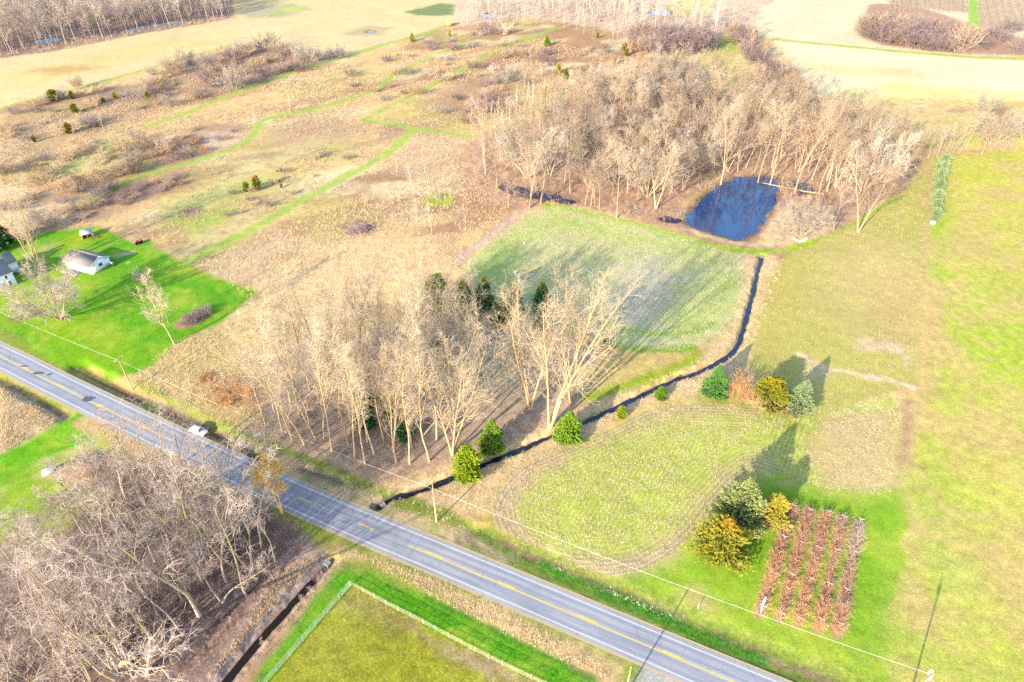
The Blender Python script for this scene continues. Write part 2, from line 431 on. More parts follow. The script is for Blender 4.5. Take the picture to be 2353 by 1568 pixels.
poly([(340, 830), (450, 765), (560, 720), (620, 760), (620, 860), (640, 960), (600, 1010), (500, 985), (420, 935), (300, 885)], (228, 198, 128), 3, 4)
poly([(500, 880), (560, 860), (590, 880), (585, 930), (540, 940), (495, 920)], (190, 132, 88), 4, 5, a=.85)
poly([(455, 868), (475, 862), (483, 874), (465, 882)], (188, 128, 100), 2, 2)
poly([(567, 920), (590, 917), (597, 930), (575, 938)], (205, 120, 60), 1.5, 1.5, a=.85)
# --- woods
poly([(1060, 360), (1100, 310), (1180, 310), (1260, 250), (1340, 200), (1450, 175), (1560, 160), (1640, 180), (1700, 250), (1800, 280), (1880, 290), (1980, 290), (2060, 330), (2120, 370), (2090, 420), (2000, 480), (1930, 520), (1870, 550), (1780, 560), (1760, 540), (1720, 560), (1600, 545), (1480, 510), (1300, 465), (1240, 470), (1180, 480), (1060, 450)], (214, 168, 130), 5, 5, 7)
poly([(1560, 460), (1620, 425), (1660, 405), (1660, 425), (1610, 465), (1575, 495)], (226, 186, 120), 3, 3)
poly([(1780, 470), (1850, 465), (1920, 500), (1900, 545), (1780, 555), (1750, 540)], (246, 212, 160), 3, 3)
poly([(560, 860), (700, 770), (900, 740), (1100, 720), (1260, 760), (1420, 800), (1380, 870), (1300, 960), (1180, 1030), (1060, 1078), (1000, 1100), (880, 1110), (760, 1080), (640, 1020)], (206, 172, 138), 8, 5, 7)
poly([(900, 800), (1100, 760), (1200, 800), (1180, 900), (1000, 900)], (176, 178, 120), 8, 8, a=.6)
poly([(600, 1030), (760, 1090), (1000, 1090), (1060, 1070), (880, 1140), (780, 1130), (640, 1060)], (216, 176, 142), 4, 4, a=.8)
# --- central field with its green margin, stream banks
poly(offset_poly := [(1040, 630), (1090, 575), (1210, 485), (1260, 468), (1320, 470), (1500, 520), (1660, 568), (1790, 585), (1800, 605), (1770, 700), (1740, 830), (1700, 880), (1600, 905), (1480, 935), (1300, 1025), (1180, 1075), (1130, 1140), (1100, 1200), (1000, 1215), (900, 1180), (860, 1165), (900, 1110), (1050, 1070), (1260, 975), (1450, 890), (1600, 830), (1640, 790), (1690, 730), (1706, 650)], BANK, 1.5, 2, 0)
poly([(1560, 480), (1600, 540), (1700, 565), (1790, 570), (1870, 555), (1860, 540), (1760, 545), (1720, 560), (1600, 530)], (248, 214, 156), 2, 2)
poly(CENTER_F, (210, 208, 132), 1.0, 1.0, 2, raw=True)
poly([(1100, 600), (1180, 545), (1260, 490), (1400, 515), (1560, 560), (1670, 590), (1640, 610), (1500, 570), (1380, 545), (1270, 530), (1180, 575), (1110, 620)], (172, 206, 36), 6, 5, a=.7)
poly([(1085, 620), (1150, 560), (1200, 575), (1160, 620), (1180, 650), (1120, 660)], (150, 196, 40), 5, 5, a=.6)
poly([(1440, 610), (1520, 600), (1560, 680), (1500, 760), (1430, 740), (1400, 660)], (214, 202, 176), 10, 8, a=.85)
poly([(1560, 690), (1640, 640), (1690, 640), (1680, 710), (1620, 770), (1540, 790), (1500, 775)], (182, 206, 60), 6, 6, a=.65)
line([(1400, 745), (1450, 760), (1520, 770), (1590, 765), (1640, 745)], 1.0, (150, 192, 30), 1, 1)
line([(1400, 790), (1450, 803), (1530, 808), (1590, 800)], 1.6, (120, 178, 16), 1, 1)
poly([(1400, 800), (1480, 810), (1560, 812), (1590, 830), (1540, 860), (1440, 890), (1380, 900), (1350, 880)], (232, 200, 120), 4, 4, 0)
line([(1350, 915), (1430, 890), (1520, 860), (1590, 830), (1600, 810)], 1.6, (170, 190, 40), 1.5, 1)
line([(1262, 472), (1320, 482), (1420, 507), (1500, 527), (1600, 558), (1700, 580), (1800, 578), (1870, 560), (1930, 540), (2000, 500), (2060, 455)], 1.8, (168, 206, 40), 1.5, 1.2)
# --- right field and pasture
poly([(2128, 395), (2140, 350), (2200, 350), (2353, 350), (2700, 340), (3300, 1000), (3000, 1568), (2600, 1800), (2100, 1700), (1990, 1590), (1990, 1480), (2060, 1130), (2100, 900), (2120, 600)], (206, 206, 84), 3, 3, 6)
poly([(2060, 350), (2300, 300), (2353, 240), (2700, 260), (2700, 350), (2140, 352)], (246, 222, 120), 5, 5)
poly([(2150, 360), (2353, 355), (2500, 400), (2353, 450), (2160, 430)], (222, 214, 80), 10, 8, a=.8)
poly([(2130, 520), (2160, 420), (2180, 460), (2160, 640), (2125, 660)], (160, 206, 30), 5, 4, a=.8)
poly([(2200, 440), (2353, 420), (2500, 500), (2353, 640), (2250, 600)], (228, 206, 96), 15, 10, a=.6)
poly([(2160, 690), (2353, 700), (2400, 860), (2250, 900), (2170, 800)], (178, 206, 46), 12, 8, a=.7)
poly([(2120, 660), (2170, 665), (2165, 760), (2150, 900), (2110, 900)], (214, 178, 116), 4, 4)
line([(2130, 350), (2126, 480), (2112, 680), (2100, 880), (2078, 1040), (2052, 1140)], 2.2, (226, 194, 122), 1.5, 1.2)
line([(2090, 930), (2070, 1060), (2045, 1140)], 1.8, (206, 166, 120), 1.5, 1)
line([(2165, 683), (2230, 690), (2353, 710)], .5, (240, 206, 130), .6, .5)
poly([(2200, 1000), (2353, 980), (2353, 1100), (2260, 1120)], (214, 190, 96), 8, 8, a=.7)
poly([(2150, 1150), (2220, 1200), (2250, 1330), (2200, 1400), (2150, 1300)], (224, 204, 118), 6, 6, a=.7)
poly([(2290, 1280), (2353, 1300), (2353, 1480), (2300, 1440)], (220, 186, 110), 6, 6, a=.7)
poly([(2040, 1150), (2120, 1120), (2140, 1250), (2080, 1450), (2000, 1500), (1960, 1450)], (138, 188, 44), 9, 8, a=.7)
poly([(2280, 1140), (2353, 1130), (2353, 1220), (2300, 1210)], (226, 196, 110), 6, 5, a=.6)
for cx, cy in ((2145, 1197), (2157, 1228), (2100, 1175), (2320, 1290)):
    poly([(cx - 8, cy), (cx, cy - 5), (cx + 9, cy), (cx + 2, cy + 7)], (238, 204, 150), 1.2, 1.2)
F.append(('p', G([(2035, 1120), (2150, 1090), (2170, 1500), (2060, 1600), (2010, 1570), (2060, 1400), (2085, 1250)]), (196, 200, 84), 9, 8, 6, .75))
poly(RIGHT_F, (204, 196, 90), 1.2, 1.2, 3, raw=True)
poly([(1760, 640), (1840, 600), (1800, 720), (1750, 800), (1740, 760)], (216, 190, 84), 6, 5, a=.6)
poly([(1900, 600), (2000, 540), (2090, 560), (2080, 700), (1980, 760), (1900, 700)], (226, 200, 124), 12, 8, a=.8)
poly([(2040, 640), (2110, 620), (2105, 800), (2020, 800)], (222, 186, 116), 8, 6, a=.9)
poly([(1740, 820), (1800, 800), (1860, 880), (1800, 930), (1745, 900)], (190, 180, 84), 6, 6, a=.6)
poly([(1970, 800), (1985, 788), (2040, 785), (2092, 800), (2098, 830), (2080, 845), (2070, 822), (2030, 808), (1990, 812)], (250, 216, 166), 1.5, 3, 0)
line([(1840, 815), (1868, 830), (1890, 848), (1930, 852), (1960, 858), (1990, 866), (2030, 872), (2060, 880), (2095, 890)], 1.0, (250, 218, 176), .8, 1.2, 0)
poly([(1840, 840), (1880, 830), (1920, 850), (1890, 870), (1850, 862)], (236, 208, 160), 3, 3, 0, a=.8)
# --- lower field
poly(LOWER_F, (196, 204, 62), 1.0, 1.0, 4, raw=True)
poly([(1128, 1160), (1150, 1232), (1200, 1284), (1300, 1322), (1400, 1328), (1480, 1314), (1540, 1280), (1600, 1222), (1560, 1240), (1480, 1282), (1390, 1296), (1280, 1282), (1200, 1240), (1170, 1190), (1180, 1130), (1240, 1080), (1290, 1040), (1200, 1072)], (226, 192, 146), 3, 3, a=1)
poly([(1450, 960), (1560, 935), (1700, 940), (1650, 965), (1520, 985)], (196, 170, 96), 6, 5, a=.6)
poly([(1885, 962), (1980, 945), (2068, 935), (2058, 1130), (2010, 1138), (1900, 1124), (1870, 1080), (1850, 1020)], (226, 198, 128), 3, 2, 3)
poly([(1620, 930), (1700, 920), (1860, 955), (1870, 990), (1760, 1000), (1660, 970)], (166, 186, 30), 5, 5, a=.75)
# --- lawn on the south-east side, verges, road edges
poly([(1240, 1300), (1400, 1335), (1480, 1322), (1545, 1285), (1605, 1225), (1645, 1160), (1690, 1115), (1750, 1090), (1900, 1132), (2010, 1144), (2060, 1140), (2080, 1300), (2000, 1520), (2100, 1640), (1900, 1570), (1650, 1462), (1400, 1358)], (146, 190, 46), 4, 3, 1)
poly([(1560, 1380), (1600, 1360), (1660, 1400), (1640, 1420), (1570, 1410)], (226, 190, 130), 3, 3)
poly([(1250, 1300), (1400, 1350), (1540, 1395), (1600, 1420), (1600, 1440), (1500, 1405), (1300, 1330)], (84, 168, 14), 3, 2, a=.8)
poly([(1700, 1440), (1850, 1480), (2000, 1560), (1900, 1550), (1750, 1490)], (206, 206, 80), 5, 5, a=.7)
poly([(1060, 1190), (1130, 1180), (1160, 1250), (1200, 1290), (1130, 1260), (1060, 1230)], (206, 190, 70), 4, 3, a=.8)
F.append(('l', offset_line(ru, -3.4), VERGE, 1.2, 1.2, 9, 1.0, 3.6))
F.append(('l', offset_line(ru, RW + 3.2), (164, 172, 66), 1.2, 1.2, 9, 1.0, 3.4))
line([(1080, 1228), (1150, 1252), (1230, 1287), (1330, 1327), (1430, 1370), (1530, 1410), (1640, 1457), (1760, 1507), (1900, 1564)], .9, (196, 160, 120), .8, 1.2)
line([(900, 1180), (1000, 1215), (1080, 1240), (1160, 1275)], 1.2, (214, 186, 140), 1, 1.5)
line([(1250, 1300), (1350, 1345), (1500, 1405), (1600, 1450), (1750, 1512)], 1.2, (70, 160, 40), .8, 1.0)
line([(180, 845), (250, 882), (350, 927), (480, 987), (560, 1030), (640, 1066)], 1.6, (200, 158, 120), 1, 1.2)
line([(190, 848), (230, 852), (270, 872), (300, 895)], 2.0, (232, 180, 116), 1, 1.2)
line([(560, 1030), (640, 1062), (780, 1128), (880, 1168)], 2.5, (206, 178, 140), 1, 1.5)
# --- home lawn
LAWN = [(-300, 600), (-40, 560), (140, 530), (200, 522), (232, 523), (290, 548), (310, 558), (345, 551), (362, 557), (357, 572), (380, 582), (415, 604), (470, 630), (530, 652), (597, 670), (560, 700), (525, 727), (470, 757), (420, 780), (388, 792), (380, 812), (345, 838), (300, 862), (262, 866), (240, 854), (212, 838), (190, 845), (165, 845), (80, 806), (30, 772), (0, 752), (-300, 640)]
poly(LAWN, (108, 178, 30), 1.2, 2.0, 1)
poly([(0, 650), (150, 620), (260, 640), (180, 700), (60, 730), (0, 740)], (176, 196, 60), 6, 6, a=.7)
poly([(60, 740), (150, 720), (260, 740), (330, 820), (270, 856), (180, 830)], (150, 192, 20), 6, 6, a=.8)
poly([(150, 540), (210, 530), (250, 545), (180, 570), (140, 565)], (186, 200, 30), 4, 4, a=.7)
poly([(100, 600), (130, 560), (60, 570), (60, 620)], (216, 190, 120), 4, 4, a=.7)
line([(268, 588), (285, 584), (304, 580)], 1.0, (206, 196, 160), .5, .5)
poly([(287, 603), (294, 601), (299, 603), (292, 606)], (226, 206, 170), .4, .4)
poly([(313, 641), (330, 638), (338, 640), (333, 646), (318, 646)], (226, 190, 150), .4, .4)
poly([(400, 752), (412, 735), (430, 722), (460, 712), (480, 714), (480, 724), (465, 738), (440, 752), (415, 757)], (200, 150, 124), .8, .6)
# --- west of the road
poly([(-300, 700), (0, 868), (40, 885), (90, 915), (140, 945), (158, 958), (100, 995), (0, 1048), (-300, 1200)], (230, 196, 146), 2, 2, 0)
poly([(0, 1048), (158, 960), (195, 945), (240, 975), (280, 1000), (240, 1010), (180, 1030), (90, 1060), (0, 1120), (-300, 1300), (-300, 1200)], (112, 184, 20), 1.5, 1.5, 1)
poly([(0, 1110), (120, 1050), (250, 1010), (330, 1040), (280, 1100), (120, 1180), (0, 1260), (-100, 1300)], (146, 184, 44), 4, 4, 1)
poly([(120, 1090), (200, 1040), (260, 1040), (330, 1080), (360, 1130), (250, 1130), (150, 1120)], (232, 184, 140), 4, 4, 7)
line([(190, 975), (230, 985), (270, 1008), (330, 1040), (400, 1072)], 2.0, (232, 180, 130), 1, 1.5)
poly([(0, 1270), (60, 1200), (150, 1130), (260, 1120), (330, 1080), (400, 1075), (520, 1120), (640, 1175), (700, 1225), (750, 1262), (770, 1290), (740, 1330), (640, 1440), (520, 1600), (-300, 1800), (-300, 1400)], (152, 122, 106), 3, 3, 7)
poly([(60, 1230), (140, 1140), (220, 1130), (240, 1180), (130, 1250), (60, 1290)], (170, 178, 70), 4, 5, a=.8)
poly([(100, 1380), (250, 1300), (420, 1250), (520, 1300), (480, 1400), (330, 1500), (150, 1530)], (124, 96, 92), 8, 6, a=.8)
poly([(640, 1300), (700, 1250), (760, 1270), (770, 1300), (700, 1380), (600, 1500), (540, 1580), (460, 1580), (560, 1450)], (206, 172, 152), 3, 3)
# --- paddock and its surroundings
poly([(770, 1310), (800, 1298), (860, 1310), (960, 1360), (1100, 1425), (1300, 1520), (1420, 1580), (1500, 1640), (1100, 1700), (500, 1700), (560, 1590), (640, 1480), (700, 1400)], (92, 168, 16), 1.5, 1.5, 1)
poly([(770, 1250), (900, 1290), (1050, 1350), (1200, 1420), (1330, 1490), (1420, 1540), (1400, 1575), (1280, 1515), (1100, 1425), (950, 1345), (860, 1300), (800, 1288), (765, 1300)], (238, 200, 138), 2, 2, 0)
PADD = [(808, 1347), (882, 1387), (960, 1427), (1014, 1456), (1067, 1484), (1128, 1516), (1184, 1544), (1240, 1570), (1340, 1620), (1300, 1900), (400, 1900), (520, 1680), (613, 1570), (700, 1470)]
poly(PADD, (168, 168, 44), .8, .6, 10)
poly([(812, 1355), (880, 1395), (960, 1435), (950, 1450), (870, 1420), (800, 1400), (780, 1395)], (196, 160, 116), 3, 3, a=.8)
poly([(870, 1410), (930, 1430), (925, 1470), (880, 1480), (855, 1440)], (120, 96, 74), 4, 4, a=.7)
poly([(950, 1440), (1100, 1510), (1250, 1580), (1200, 1580), (1050, 1520), (960, 1470)], (196, 160, 130), 1.5, 1.5, a=.85)
poly([(700, 1480), (780, 1400), (860, 1440), (820, 1540), (700, 1600)], (176, 180, 70), 8, 8, a=.6)
poly([(1440, 1600), (1470, 1545), (1490, 1532), (1530, 1545), (1620, 1580), (1700, 1640)], (206, 196, 190), .8, .8)
for k in range(3):
    F.append(('l', G([(890 + 46 * k, 1352 + 14 * k - 6), (1090 + 40 * k, 1447 + 10 * k), (1280 + 40 * k, 1545 + 8 * k)]), (56, 140, 10) if k != 1 else (120, 184, 30), .5, .5, None, .8, .6))
# --- mown paths
PATHS = []
for pts, w in (([(-40, 262), (30, 243), (90, 228), (200, 200), (290, 172), (390, 145), (470, 120), (520, 107)], 1.5),
               ([(340, 290), (380, 277), (455, 250), (520, 222), (560, 205), (640, 180), (700, 158), (760, 140), (784, 133), (850, 112), (900, 98), (950, 86), (1000, 70), (1035, 56)], 2.0),
               ([(185, 468), (250, 440), (310, 408), (380, 390), (440, 372), (510, 350), (550, 333), (580, 315), (590, 290), (605, 275), (650, 263), (700, 257), (790, 232), (850, 213), (880, 195), (905, 170), (960, 145), (1070, 98)], 1.9),
               ([(425, 603), (520, 560), (600, 515), (690, 462), (740, 435), (784, 410), (850, 378), (900, 345), (935, 312), (955, 296)], 2.4),
               ([(955, 296), (880, 283), (838, 276)], 1.9), ([(955, 296), (1010, 303), (1075, 313)], 1.9),
               ([(838, 276), (870, 255), (980, 205), (1050, 165), (1100, 140), (1160, 105), (1250, 75), (1300, 60)], 1.9)):
    line(pts, w * .95, PATHG, 1.3, 1.5, 8, a=.85); PATHS.append((chaikin(G(pts), 1), w))
poly([(1600, 130), (1650, 82), (1690, 84), (1730, 120), (1740, 170), (1680, 200), (1600, 210)], (222, 214, 116), 4, 3, 0)
poly([(1610, 125), (1652, 84), (1690, 86), (1706, 115), (1650, 118)], (176, 210, 70), 3, 3, a=.8)
poly([(1640, 140), (1700, 118), (1745, 170), (1700, 210), (1630, 220)], (246, 216, 130), 4, 3, a=.7)
# --- rows of brambles
ROWS = [((1821, 1168), (1745, 1414)), ((1859, 1176), (1790, 1424)), ((1898, 1184), (1831, 1438)), ((1935, 1194), (1878, 1448)), ((1973, 1203), (1922, 1458))]
for a, b in ROWS:
    F.append(('l', G([a, b]), (220, 170, 130), .7, .7, 11, .9, .95))
GROUND = {}

def build_ground():
    th = np.linspace(-66, 66, 1050) * math.pi / 180
    r = np.concatenate([np.geomspace(38, 700, 600), np.geomspace(710, 6000, 26)])
    TH, R = np.meshgrid(th, r)
    X = (R * np.sin(TH)).ravel(); Y = (R * np.cos(TH)).ravel() - 0.0
    Z = ground_z(X, Y)
    # base meadow: mottled dry grass, stretched a little along the mown lanes
    u = (X * .87 + Y * .5) * .45; v = (-X * .5 + Y * .87)
    n1 = fbm(u, v, .035, 1, 5); n2 = fbm(u, v, .08, 5, 5); n3 = fbm(X, Y, .02, 9, 4)
    C = np.empty((len(X), 3)); C[:] = A(*TAN)
    def blend(m, c): C[:] = C + (np.asarray(c) - C) * m[:, None]
    blend(.85 * smooth(.52, .68, n1), A(*PURP)); blend(.8 * smooth(.55, .7, n2), A(*PALE))
    blend(.4 * smooth(.52, .66, n3), A(*MGRN)); blend(.5 * smooth(.6, .72, fbm(u, v, .11, 21, 5)), A(170, 132, 116))
    reg = np.zeros(len(X), np.int8)
    jn = fbm(X, Y, .3, 31, 4) - .5; jl = fbm(X, Y, .07, 37, 3) - .5
    edge = np.full(len(X), 99.0)
    var = 1 + .22 * (fbm(X, Y, .06, 41, 5) - .5)
    for f in F:
        p = f[1]; pad = f[3] + f[4] + (f[7] if f[0] == 'l' else 0) + 2
        lo, hi = p.min(0) - pad, p.max(0) + pad
        ix = np.nonzero((X > lo[0]) & (X < hi[0]) & (Y > lo[1]) & (Y < hi[1]))[0]
        if not len(ix): continue
        d = sdist(p, X[ix], Y[ix]) if f[0] == 'p' else ldist(p, X[ix], Y[ix]) - f[7]
        if f[5] in (2, 3, 4): edge[ix] = np.where(d < 0, -d, 99.0)
        dj = d + f[4] * 2.0 * (.7 * jn[ix] + .5 * jl[ix])
        m = 1 - smooth(-f[3], f[3], dj)
        C[ix] += (A(*f[2]) - C[ix]) * (m * f[6])[:, None]
        if f[5] is not None: reg[ix[m > .5]] = f[5]
    C *= var[:, None]
    # wet dark soil in ditch and stream beds
    wet = np.zeros(len(X))
    for l, hw, dep in [(STREAM, 1.0, 1.2)] + DITCHES:
        lo, hi = l.min(0) - 4, l.max(0) + 4
        ix = np.nonzero((X > lo[0]) & (X < hi[0]) & (Y > lo[1]) & (Y < hi[1]))[0]
        if len(ix): wet[ix] = np.maximum(wet[ix], min(1, dep) * (1 - smooth(hw * .3, hw * .8, ldist(l, X[ix], Y[ix]) + .6 * jn[ix])))
    for nm, p in WATERS:
        lo, hi = p.min(0) - 6, p.max(0) + 6
        ix = np.nonzero((X > lo[0]) & (X < hi[0]) & (Y > lo[1]) & (Y < hi[1]))[0]
        if len(ix): wet[ix] = np.maximum(wet[ix], .8 * (1 - smooth(.2, 2.5, sdist(p, X[ix], Y[ix]) + 2 * jn[ix])))
    C += (np.array([.035, .027, .022]) - C) * (wet * .85)[:, None]
    n_r, n_t = R.shape
    i = (np.arange(n_r - 1)[:, None] * n_t + np.arange(n_t - 1)[None]).ravel()
    Q = np.stack([i, i + 1, i + n_t + 1, i + n_t], 1)
    fr = reg[i]
    V = np.stack([X, Y, Z], 1)
    straw, strawd = tuple(A(238, 214, 170)), tuple(A(206, 176, 132))
    def rowang(p, q):
        a, b = np.array(g(*p)), np.array(g(*q)); d = b - a; return math.atan2(d[1], d[0]) + math.pi / 2
    M = {0: ground_mat('dry_meadow', .42, .26, A(206, 162, 112), .4, mott=(A(212, 166, 120), .16, .5, .45)),
         1: ground_mat('mown_lawn', .34, .2, A(196, 200, 96), .3, mott=(A(196, 200, 70), .07, .47, .6)),
         2: ground_mat('stubble_north', .35, .2, straw, .75, rows=(rowang((1500, 790), (1640, 600)), .95, .6, 0, straw), mott=(A(178, 204, 46), .12, .52, .5)),
         3: ground_mat('stubble_east', .3, .16, strawd, .45, rows=(rowang((1880, 860), (1930, 600)), 1.0, .85, 0, A(226, 188, 136)), mott=(A(196, 206, 50), .14, .54, .3)),
         4: ground_mat('stubble_south', .4, .2, straw, .55, rows=(rowang((1880, 1060), (1960, 800)), .95, .6, 10, straw), mott=(A(180, 206, 30), .2, .48, .5)),
         5: ground_mat('hay', .12, .1, A(250, 226, 176), .3, rows=(math.radians(62), 7.0, .22, 0, A(236, 204, 144))),
         6: ground_mat('pasture', .38, .26, A(232, 208, 128), .5, mott=(A(230, 192, 122), .05, .44, .75)),
         7: ground_mat('leaf_litter', .55, .3, A(220, 184, 160), .6, mott=(A(140, 112, 108), .3, .5, .5)),
         8: ground_mat('mown_path', .3, .2, A(190, 204, 90), .4, mott=(A(206, 206, 90), .15, .52, .5)),
         9: ground_mat('verge', .4, .25, A(206, 182, 110), .5, mott=(A(120, 164, 36), .2, .5, .6)),
         10: ground_mat('paddock', .5, .3, A(206, 192, 100), .55, mott=(A(150, 140, 50), .3, .48, .6)),
         11: ground_mat('cultivated', .35, .25, A(226, 190, 150), .5, rows=(rowang((2100, 20), (2105, -20)), 5.0, .4, 0, A(166, 136, 120)))}
    for k in range(len(REG)):
        fs = Q[fr == k]
        if not len(fs): continue
        us, inv = np.unique(fs, return_inverse=True)
        o = bpy.data.objects.new(REG[k], mesh(REG[k], V[us], [inv.reshape(-1, 4)], [M[k]], {'edge': edge[us]}, True, colors={'cover': C[us]}))
        COL.objects.link(o); o['kind'] = 'structure'
    GROUND['reg'] = None

build_ground()

# ------------------------------------------------------------------ road
def ribbon(name, l, wl, wr, z, m, kind='structure', zs=None, lat=False):
    a = offset_line(l, -wl); b = offset_line(l, wr)
    n = len(l); V = np.zeros((2 * n, 3)); V[:n, :2] = a; V[n:, :2] = b; V[:, 2] = z if zs is None else np.concatenate([zs, zs]) + z
    Q = np.array([[i + 1, i, n + i, n + i + 1] for i in range(n - 1)])
    o = bpy.data.objects.new(name, mesh(name, V, [Q], [m], {'lat': np.concatenate([np.full(n, -wl), np.full(n, wr)])} if lat else None)); COL.objects.link(o)
    if kind: o['kind'] = kind
    return o

def resample(l, step):
    s = np.concatenate([[0], np.cumsum(np.linalg.norm(np.diff(l, axis=0), axis=1))])
    q = np.arange(0, s[-1], step)
    return np.stack([np.interp(q, s, l[:, 0]), np.interp(q, s, l[:, 1])], 1)
rc = resample(ROADC, 2.0)
rdir = g(1568, 1479)[0] - g(784, 1157)[0], g(1568, 1479)[1] - g(784, 1157)[1]
RANG = math.atan2(rdir[1], rdir[0])

def asphalt():
    t = NT('asphalt'); P = t.n('ShaderNodeNewGeometry').outputs['Position']
    rot = t.n('ShaderNodeVectorRotate', {'rotation_type': 'Z_AXIS'}, Vector=P, Angle=-RANG).outputs[0]
    st = t.n('ShaderNodeVectorMath', {'operation': 'MULTIPLY'}, _0=rot, _1=(.06, 1.0, 1)).outputs[0]
    a = t.noise(st, 1.3, 4, .6); b = t.noise(P, 3.0, 4, .7); c = t.noise(P, .12, 3, .6)
    col = t.mix(t.rng(a, .35, .65, 0, 1), tuple(A(168, 168, 174)), tuple(A(200, 197, 196)))
    col = t.mix(t.rng(c, .45, .7, 0, .5), col, tuple(A(150, 152, 162)))
    la = t.n('ShaderNodeAttribute', {'attribute_name': 'lat'}).outputs['Fac']
    tr = t.math('ABSOLUTE', t.math('SUBTRACT', t.math('ABSOLUTE', t.math('SUBTRACT', t.math('ABSOLUTE', la), 1.5)), .72))
    k = t.math('MULTIPLY', t.rng(tr, .05, .4, .55, 0), t.rng(a, .3, .6, .4, 1))
    col = t.mix(k, col, tuple(A(142, 144, 156)))
    edge_k = t.math('MULTIPLY', t.rng(t.math('ABSOLUTE', la), 2.9, 3.4, 0, .7), t.rng(b, .35, .6, .2, 1))
    col = t.mix(edge_k, col, tuple(A(206, 186, 156)))
    # tar-sealed cracks across the lanes
    vo = t.n('ShaderNodeTexVoronoi', {'feature': 'DISTANCE_TO_EDGE'}, Vector=t.n('ShaderNodeVectorMath', {'operation': 'MULTIPLY'}, _0=rot, _1=(.22, .11, 1)).outputs[0], Scale=1.0).outputs[0]
    k = t.math('MULTIPLY', t.math('LESS_THAN', vo, .008), t.rng(t.noise(P, .3, 2), .48, .6, 0, .35))
    col = t.mix(k, col, (.05, .05, .06))
    return t.out(t.scale(col, t.rng(b, .3, .7, .9, 1.1)), .85, .2)
paint_w = plain('white_road_paint', A(240, 240, 246) * 1.0, .6, .3, .15, 2.0)
paint_y = plain('yellow_road_paint', (.56, .34, .03), .6, .3, .15, 2.0)
ribbon('road', rc, RW / 2 + .65, RW / 2 + .65, .045, asphalt(), lat=True)
def gravel_mat():
    t = NT('shoulder_gravel'); P = t.n('ShaderNodeNewGeometry').outputs['Position']
    c = t.mix(t.rng(t.noise(P, 2.5, 4, .8), .35, .65, 0, 1), tuple(A(206, 178, 136)), tuple(A(226, 204, 176)))
    return t.out(c, .95, .05)
ribbon('road_shoulder', rc, RW / 2 + 1.15, RW / 2 + 1.15, .022, gravel_mat())
for s in (-1, 1):
    ribbon('road_marking', offset_line(rc, s * RW / 2), .09, .09, .05, paint_w)
# centre line: a solid line with dashes beside it; the solid one pauses where overtaking is allowed both ways
dash = chaikin(G([(0, 0), (1, 1)]), 0)
rs = resample(ROADC, .5); S = np.concatenate([[0], np.cumsum(np.linalg.norm(np.diff(rs, axis=0), axis=1))])
def sat(px, py):
    p = np.array(g(px, py)); return S[np.argmin(((rs - p) ** 2).sum(1))]
def piece(s0, s1, off, name='road_marking'):
    m = (S >= s0) & (S <= s1)
    if m.sum() > 2: ribbon(name, offset_line(rs[m], off), .1, .1, .05, paint_y)
sA, sB, sC = sat(397, 1008), sat(936, 1260), sat(821, 1208)
piece(S[2], sA, .12); piece(sB, S[-3], .12)
for k in range(-14, 12): piece(sC + k * 15.24, sC + k * 15.24 + 3.8, -.12)
def disc(name, c, rx, ry, z, m, ang=0, n=22, kind='structure', jit=.25):
    a = np.linspace(0, 2 * math.pi, n, endpoint=False); r = 1 + jit * (rng.random(n) - .5) * 2
    x, y = rx * r * np.cos(a), ry * r * np.sin(a)
    V = np.stack([c[0] + x * math.cos(ang) - y * math.sin(ang), c[1] + x * math.sin(ang) + y * math.cos(ang), np.full(n, z)], 1)
    V = np.vstack([[[c[0], c[1], z]], V])
    o = bpy.data.objects.new(name, mesh(name, V, [np.array([[0, 1 + i, 1 + (i + 1) % n] for i in range(n)])], [m])); COL.objects.link(o)
    if kind: o['kind'] = kind
    return o
blotch_m = plain('dark_blotch', (.06, .06, .075), .7, .3, .3, 3)  # dark irregular blotches lying on the road
for p, rx, ry in (((203, 917), 1.5, .9), ((88, 858), 1.6, .5), ((114, 861), .7, .4), ((55, 842), 1.2, .3)): disc('dark_blotch', g(*p), rx, ry, .054, blotch_m, RANG + .5)
conc = plain('worn_concrete', A(206, 190, 180), .9, .1, .2, 1.2)

# ------------------------------------------------------------------ water
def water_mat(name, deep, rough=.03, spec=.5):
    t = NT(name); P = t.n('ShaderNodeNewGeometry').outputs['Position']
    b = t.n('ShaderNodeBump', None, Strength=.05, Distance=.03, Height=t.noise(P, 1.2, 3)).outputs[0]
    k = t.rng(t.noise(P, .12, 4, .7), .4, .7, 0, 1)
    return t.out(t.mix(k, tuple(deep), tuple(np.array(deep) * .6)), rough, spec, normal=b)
wm_pond = water_mat('pond_water', (.0, .025, .095), .02, .6); wm_far = water_mat('flood_water', (.05, .08, .14), .15, .3); wm_dark = water_mat('stream_water', (.012, .018, .036), .06, .35); wm_marsh = water_mat('marsh_water', (.012, .014, .045), .05, .4); wm_mud = water_mat('ditch_water', (.014, .01, .008), .1, .2)  # pond's patchy blue base stands in partly for reflected sky
for nm, p in WATERS:
    c = p.mean(0); q = c + (p - c) * 1.0
    dv = (p - c); q = p + dv / np.linalg.norm(dv, axis=1, keepdims=True) * 1.2
    V = np.vstack([[[c[0], c[1], -.33]], np.column_stack([q, np.full(len(q), -.33)])]); n = len(q)
    # fan triangles from the middle, turned the right way up
    T = np.array([[0, 1 + i, 1 + (i + 1) % n] for i in range(n)])
    ar = np.sum(p[:, 0] * np.roll(p[:, 1], -1) - np.roll(p[:, 0], -1) * p[:, 1])
    if ar < 0: T = T[:, ::-1]
    o = bpy.data.objects.new(nm, mesh(nm, V, [T], [wm_pond if nm == 'pond' else wm_marsh if nm == 'marsh_water' else wm_far])); COL.objects.link(o); o['kind'] = 'structure'
